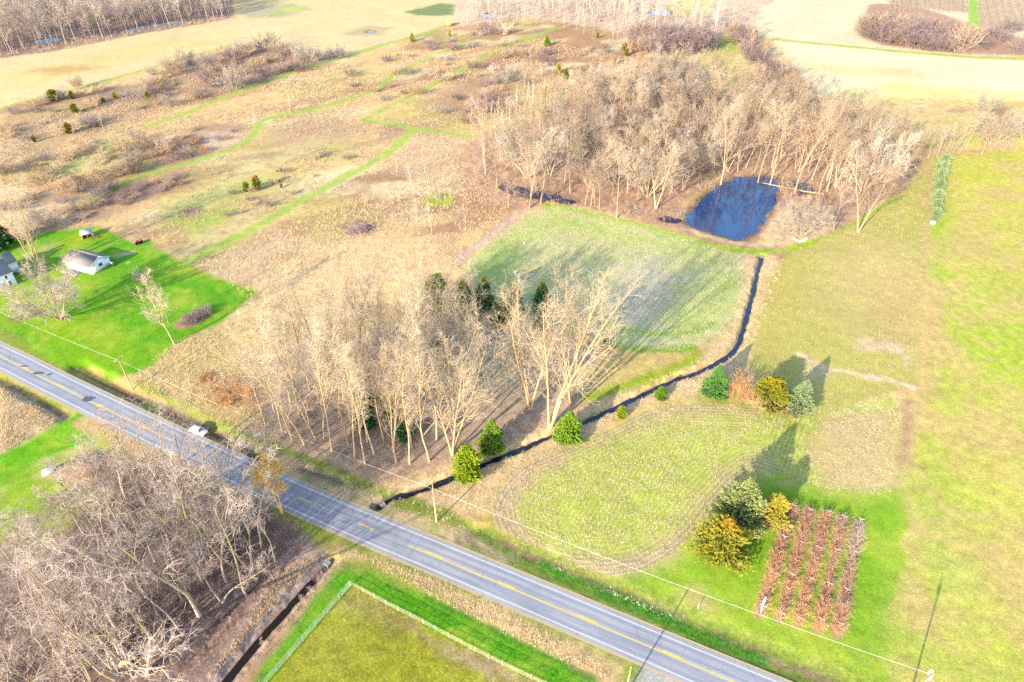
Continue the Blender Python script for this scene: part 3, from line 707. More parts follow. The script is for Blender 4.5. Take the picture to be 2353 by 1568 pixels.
sl = resample(STREAM, 1.0)
ribbon('stream', sl, 1.1, 1.1, -.93, wm_dark)
d2 = resample(DITCHES[2][0], 1.0); ribbon('ditch_water', d2[4:], .7, .7, -.98, wm_mud)

# ------------------------------------------------------------------ bare trees
def grow(start, d, L, R0, n, wig, up, tip):
    B = len(start); P = np.empty((B, n, 3)); P[:, 0] = start
    d = d / (np.linalg.norm(d, axis=1, keepdims=True) + 1e-9)
    for i in range(1, n):
        d = d + wig * rng.normal(size=(B, 3)); d[:, 2] += up
        d /= np.linalg.norm(d, axis=1, keepdims=True) + 1e-9
        P[:, i] = P[:, i - 1] + d * (L / (n - 1))[:, None]
    R = R0[:, None] * (1 + (tip - 1) * np.linspace(0, 1, n)[None] ** .8)
    return P, R

def spawn(P, R, k, t0, t1, ang, sd, Lf, rr, rmin):
    """k children on each polyline; Lf(t, parent index) gives their length"""
    B, n, _ = P.shape
    t = t0 + (t1 - t0) * (np.arange(k)[None] + rng.random((B, k))) / k
    f = t * (n - 1); i = np.minimum(f.astype(int), n - 2); fr = (f - i)
    b = np.arange(B)[:, None]
    S0 = P[b, i] * (1 - fr)[..., None] + P[b, i + 1] * fr[..., None]
    T = P[b, i + 1] - P[b, i]; T /= np.linalg.norm(T, axis=2, keepdims=True) + 1e-9
    r = R[b, i] * (1 - fr) + R[b, i + 1] * fr
    X = rng.normal(size=T.shape); X -= T * (X * T).sum(2, keepdims=True); X /= np.linalg.norm(X, axis=2, keepdims=True) + 1e-9
    a = np.clip(np.radians(ang + sd * rng.normal(size=t.shape)), .1, 1.7)[..., None]
    D = T * np.cos(a) + X * np.sin(a)
    L = Lf(t, np.broadcast_to(b, t.shape)) * (.75 + .5 * rng.random(t.shape))
    return S0.reshape(-1, 3), D.reshape(-1, 3), L.ravel(), np.maximum(r * rr, rmin).ravel()

def seglen(P): return np.linalg.norm(np.diff(P, axis=1), axis=2).sum(1)

def bare_tree(h, r, stems=1, spread=.0, base_t=.35, n1=14, a1=40, l1=.32, prof=(1.15, .75), up1=.06, n2=7, n3=5, n4=3, wig=.07, twig=(.036, .024), lean=(0, 0), l2=.45, tw=1.0, up2=.05):
    az = rng.random() * 6.28 + np.arange(stems) * 6.283 / stems
    d = np.stack([np.cos(az) * spread + lean[0], np.sin(az) * spread + lean[1], np.ones(stems)], 1)
    s0 = np.zeros((stems, 3)); s0[:, 2] = -.3
    if stems > 1: s0[:, :2] = d[:, :2] * r * 1.6
    L0 = h * (.85 + .15 * rng.random(stems)) if stems > 1 else np.array([h * .97])
    P0, R0 = grow(s0, d, L0, np.full(stems, r), 10, wig * .55, .03, .16)
    R0[:, 0] *= 1.35
    hh = float(h)
    S, D, L, R = spawn(P0, R0, n1, base_t, .99, a1, 9, lambda t, b: hh * l1 * (prof[0] - prof[1] * (t - base_t) / (1 - base_t)), .55, .05)
    P1, R1 = grow(S, D, L, R, 6, wig, up1, .25); L1 = L
    S, D, L, R = spawn(P1, R1, n2, .2, 1, 42, 12, lambda t, b: L1[b] * l2 * (1.1 - .55 * t), .6, twig[0] * 1.25)
    P2, R2 = grow(S, D, L, R, 4, wig * 1.3, up2, .4); L2 = L
    S, D, L, R = spawn(P2, R2, n3, .15, 1, 42, 14, lambda t, b: L2[b] * .5 * (1.1 - .4 * t) + .25, .6, twig[0])
    P3, R3 = grow(S, D, L, R, 3, wig * 1.4, up2, .5); L3 = L
    V0, Q0 = tubes(P0, R0, 8); V1, Q1 = tubes(P1, R1, 5)
    trunk = (np.vstack([V0, V1]), [np.vstack([Q0, Q1 + len(V0)])])
    parts = [tubes(P2, R2, 4), tubes(P3, R3, 3)]
    if n4:
        S, D, L, R = spawn(P3, R3, n4, .2, 1, 40, 15, lambda t, b: L3[b] * .55 + .2, .7, twig[1])
        P4, R4 = grow(S, D, L, R, 2, .1, up2, .45); parts.append(tubes(P4, R4, 3))
    Vs, Qs, o = [], [], 0
    for V, Q in parts: Vs.append(V); Qs.append(Q + o); o += len(V)
    return trunk, (np.vstack(Vs), [np.vstack(Qs)])

B_GROVE = bark_mat('pale_bark', (.40, .29, .175), (.30, .215, .13), (.42, .28, .05), .5)
T_GROVE = bark_mat('pale_twigs', (.46, .37, .26), (.34, .265, .185))
B_WOOD = bark_mat('grey_brown_bark', (.36, .265, .17), (.26, .19, .13))
T_WOOD = bark_mat('pinkish_twigs', (.385, .275, .185), (.27, .195, .14), per=.35)
B_LICH = bark_mat('lichen_bark', (.22, .175, .14), (.30, .24, .18), (.40, .31, .05), .55)
T_LICH = bark_mat('grey_pink_twigs', (.43, .34, .28), (.31, .24, .205))
B_WHITE = bark_mat('white_bark', (.52, .43, .34), (.40, .32, .25)); T_WHITE = bark_mat('white_twigs', (.46, .36, .28), (.38, .29, .24))
T_PURP = bark_mat('purple_grey_twigs', (.235, .17, .165), (.17, .125, .13), per=.3)
T_TAN = bark_mat('tan_twigs', (.46, .33, .2), (.36, .25, .15), per=.3)
T_GOLD = bark_mat('golden_twigs', (.60, .38, .05), (.52, .32, .05)); T_RUST = bark_mat('rusty_twigs', (.44, .24, .10), (.36, .19, .09), per=.25)
T_GREY = bark_mat('grey_twigs', (.36, .30, .23), (.28, .23, .19), per=.25)

PROTO = {}
def proto(fam, n, bark, twm, **kw):
    PROTO[fam] = []
    for i in range(n):
        k = {a: (b() if callable(b) else b) for a, b in kw.items()}
        tr, cr = bare_tree(**k)
        PROTO[fam].append((k['h'], mesh('trunk', tr[0], tr[1], [bark], smooth_shade=True), mesh("crown", cr[0], cr[1], [twm])))
U = lambda a, b: (lambda: a + (b - a) * rng.random())
proto('grove', 8, B_GROVE, T_GROVE, h=30, r=.21, base_t=U(.18, .4), n1=15, a1=U(22, 32), l1=U(.22, .32), prof=(1.15, .8), up1=.11, n2=6, n3=4, n4=2, wig=.095, twig=(.022, .0125), up2=.08)
proto('cottonwood', 3, B_GROVE, T_GROVE, h=36, r=.34, stems=3, spread=U(.12, .22), base_t=.22, n1=14, a1=34, l1=U(.3, .36), up1=.11, n2=7, n3=4, n4=2, wig=.07, twig=(.023, .013), up2=.08)
proto('wood', 10, B_WOOD, T_WOOD, h=24, r=.22, base_t=U(.25, .42), n1=10, a1=U(32, 44), l1=U(.34, .44), up1=.13, n2=7, n3=4, n4=3, wig=.1, twig=(.024, .0135), up2=.07)
proto('forked', 4, B_WOOD, T_WOOD, h=25, r=.24, stems=2, spread=.22, base_t=.25, n1=10, a1=36, l1=.35, up1=.12, n2=7, n3=4, n4=3, wig=.1, twig=(.024, .0135), up2=.07)
proto('crooked', 7, B_LICH, T_LICH, h=27, r=.27, base_t=U(.32, .45), n1=9, a1=U(30, 44), l1=U(.28, .38), up1=.11, n2=6, n3=4, n4=2, wig=.18, twig=(.023, .0135))
proto('crookfork', 3, B_LICH, T_LICH, h=32, r=.38, stems=2, spread=.26, base_t=.35, n1=9, a1=40, l1=.32, up1=.1, n2=7, n3=4, n4=2, wig=.19, twig=(.024, .014))
proto('thin', 5, B_LICH, T_LICH, h=18, r=.15, base_t=.45, n1=8, a1=40, l1=.22, up1=.08, n2=5, n3=3, n4=2, wig=.14, twig=(.024, .016))
proto('birch', 4, B_WHITE, T_WHITE, h=19, r=.17, base_t=.25, n1=13, a1=36, l1=.24, up1=.12, n2=6, n3=3, n4=2, wig=.06, twig=(.028, .02), up2=.08)
proto('pole', 4, B_WHITE, T_WHITE, h=11, r=.075, base_t=.3, n1=9, a1=34, l1=.17, up1=.1, n2=4, n3=2, n4=0, wig=.06, twig=(.02, .016))
proto('round', 4, B_WOOD, T_GREY, h=14, r=.18, stems=9, spread=.75, base_t=.2, n1=9, a1=30, l1=.36, prof=(1, .5), up1=.08, n2=7, n3=5, n4=2, wig=.09, twig=(.026, .018))
proto('lawn', 1, B_GROVE, T_GROVE, h=20, r=.26, base_t=.22, n1=16, a1=36, l1=.34, prof=(1.1, .75), up1=.12, n2=7, n3=4, n4=2, wig=.08, twig=(.03, .019), up2=.08)
proto('gold', 2, bark_mat('golden_bark', (.42, .27, .08), (.3, .2, .1)), T_GOLD, h=15, r=.2, stems=2, spread=.12, base_t=.4, n1=11, a1=44, l1=.28, up1=.02, n2=7, n3=5, n4=3, wig=.12, twig=(.03, .022))

def shrub_mesh(name, h, w, stems, mat, twig=.05, seed=0, n2=5, n3=4, tip=0.3):
    az = rng.random(stems) * 6.283; rad = np.sqrt(rng.random(stems))
    s = np.stack([np.cos(az) * rad * w * .22, np.sin(az) * rad * w * .22, np.full(stems, -.15)], 1)
    d = np.stack([np.cos(az) * rad * w * .5, np.sin(az) * rad * w * .5, np.full(stems, h * .8)], 1)
    L = np.linalg.norm(d, axis=1) * (.65 + .45 * rng.random(stems))
    P0, R0 = grow(s, d, L, np.full(stems, twig * 1.3), 4, .12, .05, .5)
    S, D, L1, R = spawn(P0, R0, n2, .3, 1, 38, 14, lambda t, b: L[b] * .38, .8, twig)
    P1, R1 = grow(S, D, L1, R, 3, .14, .03, .5)
    S, D, L2, R = spawn(P1, R1, n3, .2, 1, 40, 14, lambda t, b: L1[b] * .5 + .1, .8, twig * .8)
    P2, R2 = grow(S, D, L2, R, 2, .1, .03, .5)
    Vs, Qs, o = [], [], 0
    for P, R, sd in ((P0, R0, 3), (P1, R1, 3), (P2, R2, 3)):
        V, Q = tubes(P, R, sd); Vs.append(V); Qs.append(Q + o); o += len(V)
    return mesh(name, np.vstack(Vs), [np.vstack(Qs)], [mat])
SHRUB = {}
for key, mat in (('tan', T_TAN), ('purple', T_PURP), ('grey', T_GREY), ('rust', T_RUST), ('pink', T_WOOD), ('white', T_WHITE)):
    SHRUB[key] = [shrub_mesh('shrub', 3.0, 3.6 + rng.random(), 30, mat, .024) for _ in range(3)]

def tree(fam, px, py, h, label, group=None, var=None, rz=None, world=False, name='bare_tree', cat='tree'):
    x, y = (px, py) if world else g(px, py)
    L = PROTO[fam]; hh, tr, cr = L[(var if var is not None else random.randrange(len(L))) % len(L)]
    o = empty(name, (x, y, gz(x, y)), rz if rz is not None else random.uniform(0, 6.28), h / hh, label, cat, group)
    o.rotation_euler.x, o.rotation_euler.y = random.gauss(0, .045), random.gauss(0, .045)
    child('trunk', tr, o); child('crown', cr, o)
    return o
def shrub(key, px, py, h, label, group=None, w=1.0, world=False):
    x, y = (px, py) if world else g(px, py)
    o = bpy.data.objects.new('shrub', random.choice(SHRUB[key])); COL.objects.link(o)
    o.location = (x, y, gz(x, y)); o.rotation_euler.z = random.uniform(0, 6.28); o.scale = (h / 3 * w, h / 3 * w, h / 3)
    return tag(o, label, 'shrub', group)

def scatter(pts, n, dmin, avoid=(), tries=60):
    """n random ground points inside an outline, at least dmin apart"""
    p = G(pts); lo, hi = p.min(0), p.max(0); out = list(avoid); res = []
    for _ in range(n * tries):
        q = lo + (hi - lo) * rng.random(2)
        if sdist(p, q[:1], q[1:])[0] > 0: continue
        if any((a[0] - q[0]) ** 2 + (a[1] - q[1]) ** 2 < dmin * dmin for a in out): continue
        out.append(q); res.append(q)
        if len(res) >= n: break
    return res

# ------------------------------------------------------------------ conifers
def conifer_mesh(h, w, nb=260, sprays=8, cards=5, power=.8, droop=-.15, base=.04, size=.5, dens_in=.25, round_top=False, irr=.18):
    t = base + (1 - base) * rng.random(nb) ** .9
    az = np.arange(nb) * 2.39996 + rng.normal(size=nb) * .3
    prof = (1 - t) ** power if not round_top else np.sqrt(np.clip(1 - ((t - .38) / .64) ** 2, 0, 1))
    prof = np.maximum(prof, .03) * np.minimum(1, (t + .12) * 4)
    lobes = 1 + irr * np.sin(az * 3 + t * 9 + rng.random() * 6) + irr * (rng.random(nb) - .5) * 2
    L = w * .5 * prof * lobes
    out = np.stack([np.cos(az), np.sin(az), np.zeros(nb)], 1)
    s = dens_in + (1 - dens_in) * (np.arange(sprays)[None] + rng.random((nb, sprays))) / sprays
    C = out[:, None] * (L[:, None] * s)[..., None]
    C[..., 2] = (t * h)[:, None] + droop * L[:, None] * s + .25 * L[:, None] * s ** 3
    C = np.repeat(C[:, :, None], cards, 2) + rng.normal(size=(nb, sprays, cards, 3)) * size * .28
    d = out[:, None, None] + .6 * rng.normal(size=C.shape); d[..., 2] += .25
    d /= np.linalg.norm(d, axis=-1, keepdims=True)
    u = np.cross(d, rng.normal(size=d.shape)); u /= np.linalg.norm(u, axis=-1, keepdims=True)
    ln = size * (.7 + .6 * rng.random(C.shape[:-1]))[..., None]; wd = ln * .22
    a = C - d * ln * .5; b = C + d * ln * .5
    V = np.stack([a, C + u * wd, b, C - u * wd], -2).reshape(-1, 3)
    V[:, 2] = np.maximum(V[:, 2], .05)
    n = len(V) // 4; Q = np.arange(4 * n).reshape(n, 4)
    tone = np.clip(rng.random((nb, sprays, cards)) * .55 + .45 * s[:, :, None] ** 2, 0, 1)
    return V, [Q], np.repeat(tone.ravel(), 4)

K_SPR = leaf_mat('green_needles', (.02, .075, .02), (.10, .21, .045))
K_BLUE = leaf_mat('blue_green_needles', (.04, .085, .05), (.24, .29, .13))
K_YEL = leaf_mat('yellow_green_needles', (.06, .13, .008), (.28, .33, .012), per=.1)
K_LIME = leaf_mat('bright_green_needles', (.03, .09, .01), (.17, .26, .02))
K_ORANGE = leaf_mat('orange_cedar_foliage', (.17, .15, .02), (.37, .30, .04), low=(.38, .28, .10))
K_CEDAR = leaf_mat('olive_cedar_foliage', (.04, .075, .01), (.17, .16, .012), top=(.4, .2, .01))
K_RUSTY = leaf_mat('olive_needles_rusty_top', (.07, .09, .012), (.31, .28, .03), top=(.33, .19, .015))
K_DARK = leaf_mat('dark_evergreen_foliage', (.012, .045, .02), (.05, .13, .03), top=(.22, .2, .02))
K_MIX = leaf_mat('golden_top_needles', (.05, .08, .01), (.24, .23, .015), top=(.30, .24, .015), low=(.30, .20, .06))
trunk_b = bark_mat('conifer_bark', (.16, .11, .08), (.1, .07, .05))
CON = {}
def conifer_proto(key, mat, h, w, n=2, **kw):
    CON[key] = []
    for _ in range(n):
        V, Q, tone = conifer_mesh(h, w, **kw)
        P = np.array([[[0, 0, -.2], [0, 0, h * .5], [0, 0, h * .93]]]); tv, tq = tubes(P, np.array([[.16, .11, .03]]) * h / 8, 7)
        CON[key].append((h, mesh('trunk', tv, [tq], [trunk_b], smooth_shade=True), mesh('crown', V, Q, [mat], {'tone': tone})))
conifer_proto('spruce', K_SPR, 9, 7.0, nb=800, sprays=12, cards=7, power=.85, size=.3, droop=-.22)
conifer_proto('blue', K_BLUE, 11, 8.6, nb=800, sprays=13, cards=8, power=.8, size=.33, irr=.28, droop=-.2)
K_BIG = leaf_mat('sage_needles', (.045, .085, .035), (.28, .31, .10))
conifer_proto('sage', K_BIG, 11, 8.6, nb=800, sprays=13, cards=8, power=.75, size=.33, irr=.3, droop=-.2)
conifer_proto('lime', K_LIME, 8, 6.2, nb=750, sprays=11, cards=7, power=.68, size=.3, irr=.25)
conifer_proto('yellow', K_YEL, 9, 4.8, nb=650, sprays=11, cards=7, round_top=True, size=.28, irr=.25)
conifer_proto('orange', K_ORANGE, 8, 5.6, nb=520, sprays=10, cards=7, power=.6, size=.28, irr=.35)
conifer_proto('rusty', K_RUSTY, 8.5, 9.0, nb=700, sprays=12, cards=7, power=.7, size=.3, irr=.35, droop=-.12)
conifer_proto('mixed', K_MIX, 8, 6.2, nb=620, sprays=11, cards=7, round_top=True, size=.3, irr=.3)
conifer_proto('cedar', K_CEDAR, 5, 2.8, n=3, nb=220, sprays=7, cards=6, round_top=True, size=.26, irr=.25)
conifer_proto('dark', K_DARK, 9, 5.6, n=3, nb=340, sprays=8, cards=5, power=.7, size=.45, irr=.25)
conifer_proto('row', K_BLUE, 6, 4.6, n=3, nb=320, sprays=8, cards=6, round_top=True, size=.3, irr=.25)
def conifer(key, px, py, h, label, group=None, w=1.0, name='conifer', cat='evergreen tree'):
    x, y = g(px, py); L = CON[key]; hh, tr, cr = random.choice(L)
    o = empty(name, (x, y, gz(x, y)), random.uniform(0, 6.28), h / hh, label, cat, group)
    o.scale = (h / hh * w, h / hh * w, h / hh)
    child('trunk', tr, o); child('crown', cr, o); return o

conifer('spruce', 1640, 908, 9.2, 'full green spruce beside the bend of the stream, left end of the conifer row', w=1.0, name='spruce')
conifer('mixed', 1764, 938, 8.6, 'golden topped evergreen between the bare brown tree and the blue spruce')
conifer('blue', 1832, 945, 9.4, 'pale blue-green spruce at the right end of the row near the washed-out gully', w=1.0, name='spruce')
conifer('sage', 1698, 1200, 12.8, 'tallest sage-green spruce, standing beside the bramble rows', w=.98, name='spruce')
conifer('orange', 1772, 1205, 8.6, 'orange tinged cedar leaning against the first bramble row', name='cedar')
conifer('rusty', 1655, 1275, 10.2, 'wide olive spruce with a rusty top on the south lawn', w=1.0, name='spruce')
conifer('lime', 1306, 1012, 8.6, 'round bright green pine straddling the stream below the biggest bare tree', w=.98, name='pine')
conifer('lime', 1131, 1038, 9.6, 'tall green pine on the far bank of the stream in front of the grove', w=.8, name='pine')
conifer('yellow', 1076, 1105, 9.6, 'yellow-green cedar column on the stream bank nearest the road', w=1.0, name='cedar')
conifer('lime', 1517, 917, 3.9, 'small round green pine on the near bank of the stream', w=1.1, name='pine')
conifer('yellow', 1427, 962, 3.6, 'smallest yellow-green cedar between stream and curved field edge', w=1.1, name='cedar')
for i, (x, y, h) in enumerate([(2165, 387, 6.2), (2161, 402, 6), (2157, 416, 5.6), (2154, 440, 5.6), (2151, 462, 5.2), (2149, 484, 5), (2146, 506, 5.2)]):
    conifer('row', x, y, h * .92, 'young spruce in the single file between the east fields', 'file of young spruces', w=1.0, name='spruce')
GE = 'evergreens inside the grove'
for x, y, k, h, w, lb in ((1008, 712, 'yellow', 11.5, 1.0, 'tall yellow-green cedar rising behind the grove, tallest evergreen there'), (1066, 722, 'dark', 11, 1.0, None), (1113, 712, 'dark', 10.5, 1.0, None), (1180, 730, 'dark', 11, 1.0, None), (1245, 712, 'dark', 9, 1.1, None), (1150, 745, 'dark', 8, 1.1, None),
                          (905, 962, 'lime', 8, .7, 'bright green pine half hidden by the thin trunks of the grove'), (845, 985, 'dark', 8, .9, None), (930, 1010, 'dark', 8, .9, None), (880, 930, 'dark', 7, .9, None), (1020, 800, 'dark', 5, 1.4, None), (985, 800, 'lime', 3, 2.4, 'low spreading green bush in the middle of the grove'), (1240, 760, 'dark', 8, 1, None), (1330, 790, 'dark', 5, 1, None), (855, 935, 'dark', 6, 1, None), (1390, 800, 'dark', 4, 1, None)):
    conifer(k, x, y, h, lb or 'dark evergreen screened by the bare branches of the grove', None if lb else GE, w=w)
conifer('dark', -4, 575, 12, 'dark evergreen behind the white house at the picture edge', w=1.2)
conifer('dark', 14, 560, 7, 'lower dark evergreen beside the house chimney', w=1.6)
CG = 'cedars scattered over the meadow'
CED = [(125, 233, 5.5, 1.6), (173, 259, 4.2, 1.5), (167, 228, 4, 1), (160, 307, 4.8, 1), (225, 293, 2, 1), (343, 233, 4.8, .9), (238, 236, 2.6, 1.3), (265, 228, 3.4, 1.2), (567, 440, 3.8, 1.1), (592, 437, 5.6, 1), (637, 396, 1, 1), (647, 395, 1.4, 1), (643, 418, 1, 1), (647, 432, 1.8, 1), (135, 294, 1.6, 1), (195, 258, 1.7, 1.3), (210, 236, 2.2, 1), (357, 232, 1.4, 1), (947, 97, 5, 1.1), (1033, 84, 3.4, .9), (1257, 106, 6, 1), (1434, 117, 4.5, 1.5), (1439, 130, 4.5, 1), (1302, 183, 6, .9), (1283, 168, 5.5, .9), (1254, 236, 8, .6), (1249, 262, 6, .8), (1412, 150, 5, .8), (1534, 104, 5, 1), (1542, 103, 4, .9), (1557, 103, 4, 1.2), (1564, 86, 7, .9), (1373, 88, 3.5, 1), (1572, 126, 6, 1), (1570, 103, 5, .9), (80, 327, 3, 1)]
SPEC = {9: 'tallest orange-topped cedar standing with a smaller one above the wide mown path', 8: 'olive cedar just left of the taller orange-topped cedar', 0: 'broad double cedar beside the upper field edge', 3: 'single cedar low in the western brush', 18: 'round orange cedar against the pale field at the top', 20: 'green cedar alone beside the faint upper path', 25: 'slim orange cedar at the western edge of the pond wood'}
for i, (x, y, h, w) in enumerate(CED):
    k = 'lime' if i in (20, 31) else 'orange' if i in (7, 18, 19, 24, 25, 26, 28, 33, 34) else 'cedar'
    conifer(k, x, y, h, SPEC.get(i, 'small reddish-green cedar among the dry meadow brush'), CG, w=w * .95, name='cedar')

# ------------------------------------------------------------------ notable bare trees
tree('cottonwood', 1264, 983, 39, 'tallest pale cottonwood, twin trunks rising beside the round pine', var=0, rz=.4)
tree('cottonwood', 1218, 940, 35, 'yellow-trunked cottonwood forking low, just behind the tallest one', var=1, rz=1.2)
tree('cottonwood', 1312, 925, 33, 'broad pale cottonwood spreading towards the green field', var=2, rz=2.2)
tree('cottonwood', 1040, 1045, 29, 'stout yellow-trunked tree alone in front at the corner of the grove', var=1, rz=3.9)
tree('grove', 1104, 845, 28, 'forked pale tree in the gap between grove and cottonwoods', var=2)
tree('grove', 1067, 805, 25, 'straight pale tree before the dark evergreens', var=3)
tree('thin', 1164, 897, 13, 'slight bare sapling in the shade left of the cottonwoods', var=1, name='sapling')
GG = 'slender trees of the grove'
GL = 'slender pale bare tree crowded inside the grove between road and green field'
gpts = [(612, 985), (630, 945), (668, 930), (715, 985), (745, 1010), (815, 1050), (653, 1002), (673, 1012), (700, 1022), (763, 1038), (723, 1005), (839, 1066), (911, 1063), (942, 1066), (987, 1060), (860, 1045), (905, 1040), (800, 1020), (780, 960), (740, 930), (690, 960), (950, 985), (1000, 975), (1010, 900), (960, 900)]
av = []
for x, y in gpts:
    tree('grove', x, y, random.uniform(28, 35), GL, GG); av.append(np.array(g(x, y)))
for q in scatter([(640, 990), (760, 1050), (1000, 1070), (1050, 1000), (1080, 860), (1050, 790), (900, 800), (760, 840), (660, 900)], 38, 3.2, av):
    tree('grove', q[0], q[1], random.uniform(24, 32), GL, GG, world=True)
# house lawn
tree('cottonwood', 92, 622, 25, 'great pale multi-stemmed tree behind the white house', var=2, rz=.2)
tree('round', 140, 733, 17, 'wide rounded bare tree branching from the ground on the home lawn', var=0, name='spreading_tree')
tree('lawn', 402, 792, 21, 'pale leaning birch at the lower corner of the home lawn', var=0, rz=2.0)
o = tree('grove', 387, 742, 13, 'smaller bare tree close behind the leaning birch on the lawn', var=5)
shrub('grey', 323, 643, 3.2, 'little round grey bush in a ring of mulch on the home lawn')
shrub('pink', 45, 738, 2.6, 'low brown bush on the lawn next to the road')
tree('forked', 30, 520, 17, 'pinkish bare tree behind the white house at the meadow edge', var=1)
tree('wood', 75, 500, 15, 'bare tree with fine pink twigs behind the great pale tree', var=2)
# roadside wood: explicit giants
WA = 'trees of the roadside wood'
tree('crookfork', 273, 1538, 34, 'biggest lichen-yellow tree forking low in the roadside wood', var=0, rz=1.0)
tree('crookfork', 511, 1280, 35, 'tall forked tree leaning over the road from the roadside wood', var=1, rz=2.8)
tree('crooked', 458, 1414, 35, 'tallest straight grey trunk in the middle of the roadside wood', var=2)
tree('crooked', 59, 1322, 25, 'dark twisted tree at the grassy left edge of the roadside wood', var=3)
tree('crooked', 362, 1106, 21, 'leaning tree beside the road at the upper tip of the roadside wood', var=4)
tree('gold', 648, 1180, 15.5, 'slim willow with golden twigs standing at the road edge', var=0, name='willow')
for x, y, h, f in ((382, 1508, 18, 'thin'), (389, 1340, 20, 'crooked'), (198, 1515, 18, 'crooked'), (191, 1490, 19, 'crooked'), (270, 1448, 20, 'crooked'), (165, 1550, 19, 'crooked'), (330, 1250, 19, 'crooked'), (422, 1458, 17, 'thin'), (465, 1270, 17, 'thin'), (455, 1273, 19, 'crooked'), (600, 1262, 19, 'thin'), (633, 1288, 15, 'thin'), (567, 1310, 15, 'thin'), (580, 1307, 14, 'thin'), (480, 1230, 22, 'crooked'), (420, 1190, 20, 'crooked'), (440, 1150, 18, 'crooked'), (575, 1230, 18, 'crooked'), (540, 1225, 20, 'crooked'), (330, 1150, 14, 'crooked'), (60, 1440, 17, 'crooked'), (110, 1500, 19, 'crooked')):
    tree(f, x, y, h * 1.35, 'crooked bare tree in the dark roadside wood', WA); av.append(np.array(g(x, y)))
for q in scatter([(-60, 1400), (60, 1340), (180, 1200), (330, 1110), (480, 1140), (600, 1190), (640, 1260), (600, 1330), (500, 1420), (400, 1530), (300, 1620), (-60, 1700)], 50, 3.4, av):
    tree(random.choice(['crooked', 'thin', 'thin', 'crooked', 'crookfork']), q[0], q[1], random.uniform(15, 27), 'crooked bare tree in the dark roadside wood', WA, world=True)
# saplings along the wood's ditches
for x, y, h in ((745, 1340, 4), (720, 1375, 4.5), (700, 1400, 4), (610, 1505, 4), (560, 1470, 5), (530, 1440, 4), (660, 1370, 3.5), (590, 1400, 4.5)):
    tree('thin', x, y, h, 'leafless sapling on the bank of the water-filled ditch', 'ditch saplings', name='sapling')

# pond wood
PW = 'trees of the pond wood'
avp = []
for x, y, h, f, lb in ((1657, 422, 25, 'forked', 'tall pale forked tree at the left corner of the pond'), (1742, 418, 22, 'wood', 'straight tree on the far bank, reflected in the middle of the pond'), (1769, 424, 24, 'wood', 'pale tree behind the pond beside the fallen log'), (1825, 445, 26, 'wood', 'largest pale tree at the right end of the fallen log'), (1900, 439, 25, 'wood', 'tall tree with a long clear trunk right of the pond'), (1972, 533, 22, 'forked', 'wide leaning tree at the right corner of the pond wood'), (1915, 532, 17, 'crooked', 'leaning yellowish tree in front of the pond wood beside the field track'), (1838, 545, 10, 'round', 'low round pink-twigged tree with stones at its foot'), (1217, 478, 17, 'forked', 'yellowish forked tree at the upper corner of the green field'), (1244, 468, 22, 'crookfork', 'pale twisted tree beside the marsh water'), (1417, 500, 21, 'wood', 'lone pale tree standing forward on the edge of the green field'), (1507, 480, 21, 'forked', 'forked tree left of the pond with low hanging twigs')):
    tree(f, x, y, h * 1.25, lb); avp.append(np.array(g(x, y)))
PWL = 'pinkish bare tree in the dense wood around the pond'
for x, y, h in ((1141, 432, 18), (1310, 444, 18), (1364, 452, 15), (1297, 422, 18), (1137, 481, 9), (1865, 412, 22), (1345, 470, 12), (1358, 473, 12), (1368, 474, 12), (1378, 476, 12), (1100, 452, 12), (1168, 478, 10)):
    tree('wood', x, y, h * 1.25, PWL, PW); avp.append(np.array(g(x, y)))
for q in scatter([(1640, 400), (1700, 385), (1800, 380), (1900, 400), (1930, 440), (1880, 460), (1860, 400), (1760, 398), (1700, 400)], 16, 3.5, avp):
    tree(random.choice(['wood', 'forked', 'thin']), q[0], q[1], random.uniform(18, 29), PWL, PW, world=True); avp.append(q)
for q in scatter([(1070, 400), (1120, 340), (1210, 330), (1300, 270), (1400, 240), (1500, 200), (1600, 200), (1700, 250), (1800, 300), (1900, 320), (1990, 330), (2070, 370), (2085, 410), (2040, 440), (1990, 480), (1930, 440), (1880, 400), (1700, 390), (1600, 430), (1540, 470), (1440, 470), (1330, 420), (1200, 430), (1120, 430)], 150, 6.2, avp, 80):
    tree(random.choice(['wood', 'wood', 'wood', 'forked', 'round']), q[0], q[1], random.uniform(16, 25), PWL, PW, world=True)
# hedgerow to the north of the wood, strip of trees by the east track
for i in range(22):
    t = i / 21; x = np.interp(t, [0, .3, .6, 1], [1705, 1748, 1790, 1860]) + random.uniform(-16, 16); y = np.interp(t, [0, .3, .6, 1], [70, 140, 200, 270]) + random.uniform(-8, 8)
    tree('wood', x, y, random.uniform(10, 16), 'bare hedgerow tree running north from the pond wood', 'northern hedgerow trees')
for i in range(20):
    x = 2095 + 215 * random.random(); y = np.interp(x, [2095, 2200, 2320], [372, 352, 345]) + random.uniform(-14, 6)
    tree(random.choice(['thin', 'wood']), x, y, random.uniform(9, 14), 'thin bare tree in the strip at the head of the east pasture', 'strip above the east pasture')
tree('round', 2278, 338, 15, 'broad purple-grey bare tree at the end of the strip above the pasture', var=1, name='spreading_tree')
tree('round', 2262, 265, 10, 'smaller round bare tree behind the broad purple-grey one', var=3, name='spreading_tree')
tree('round', 2352, 325, 12, 'round bare tree cut by the right picture edge', var=2, name='spreading_tree')

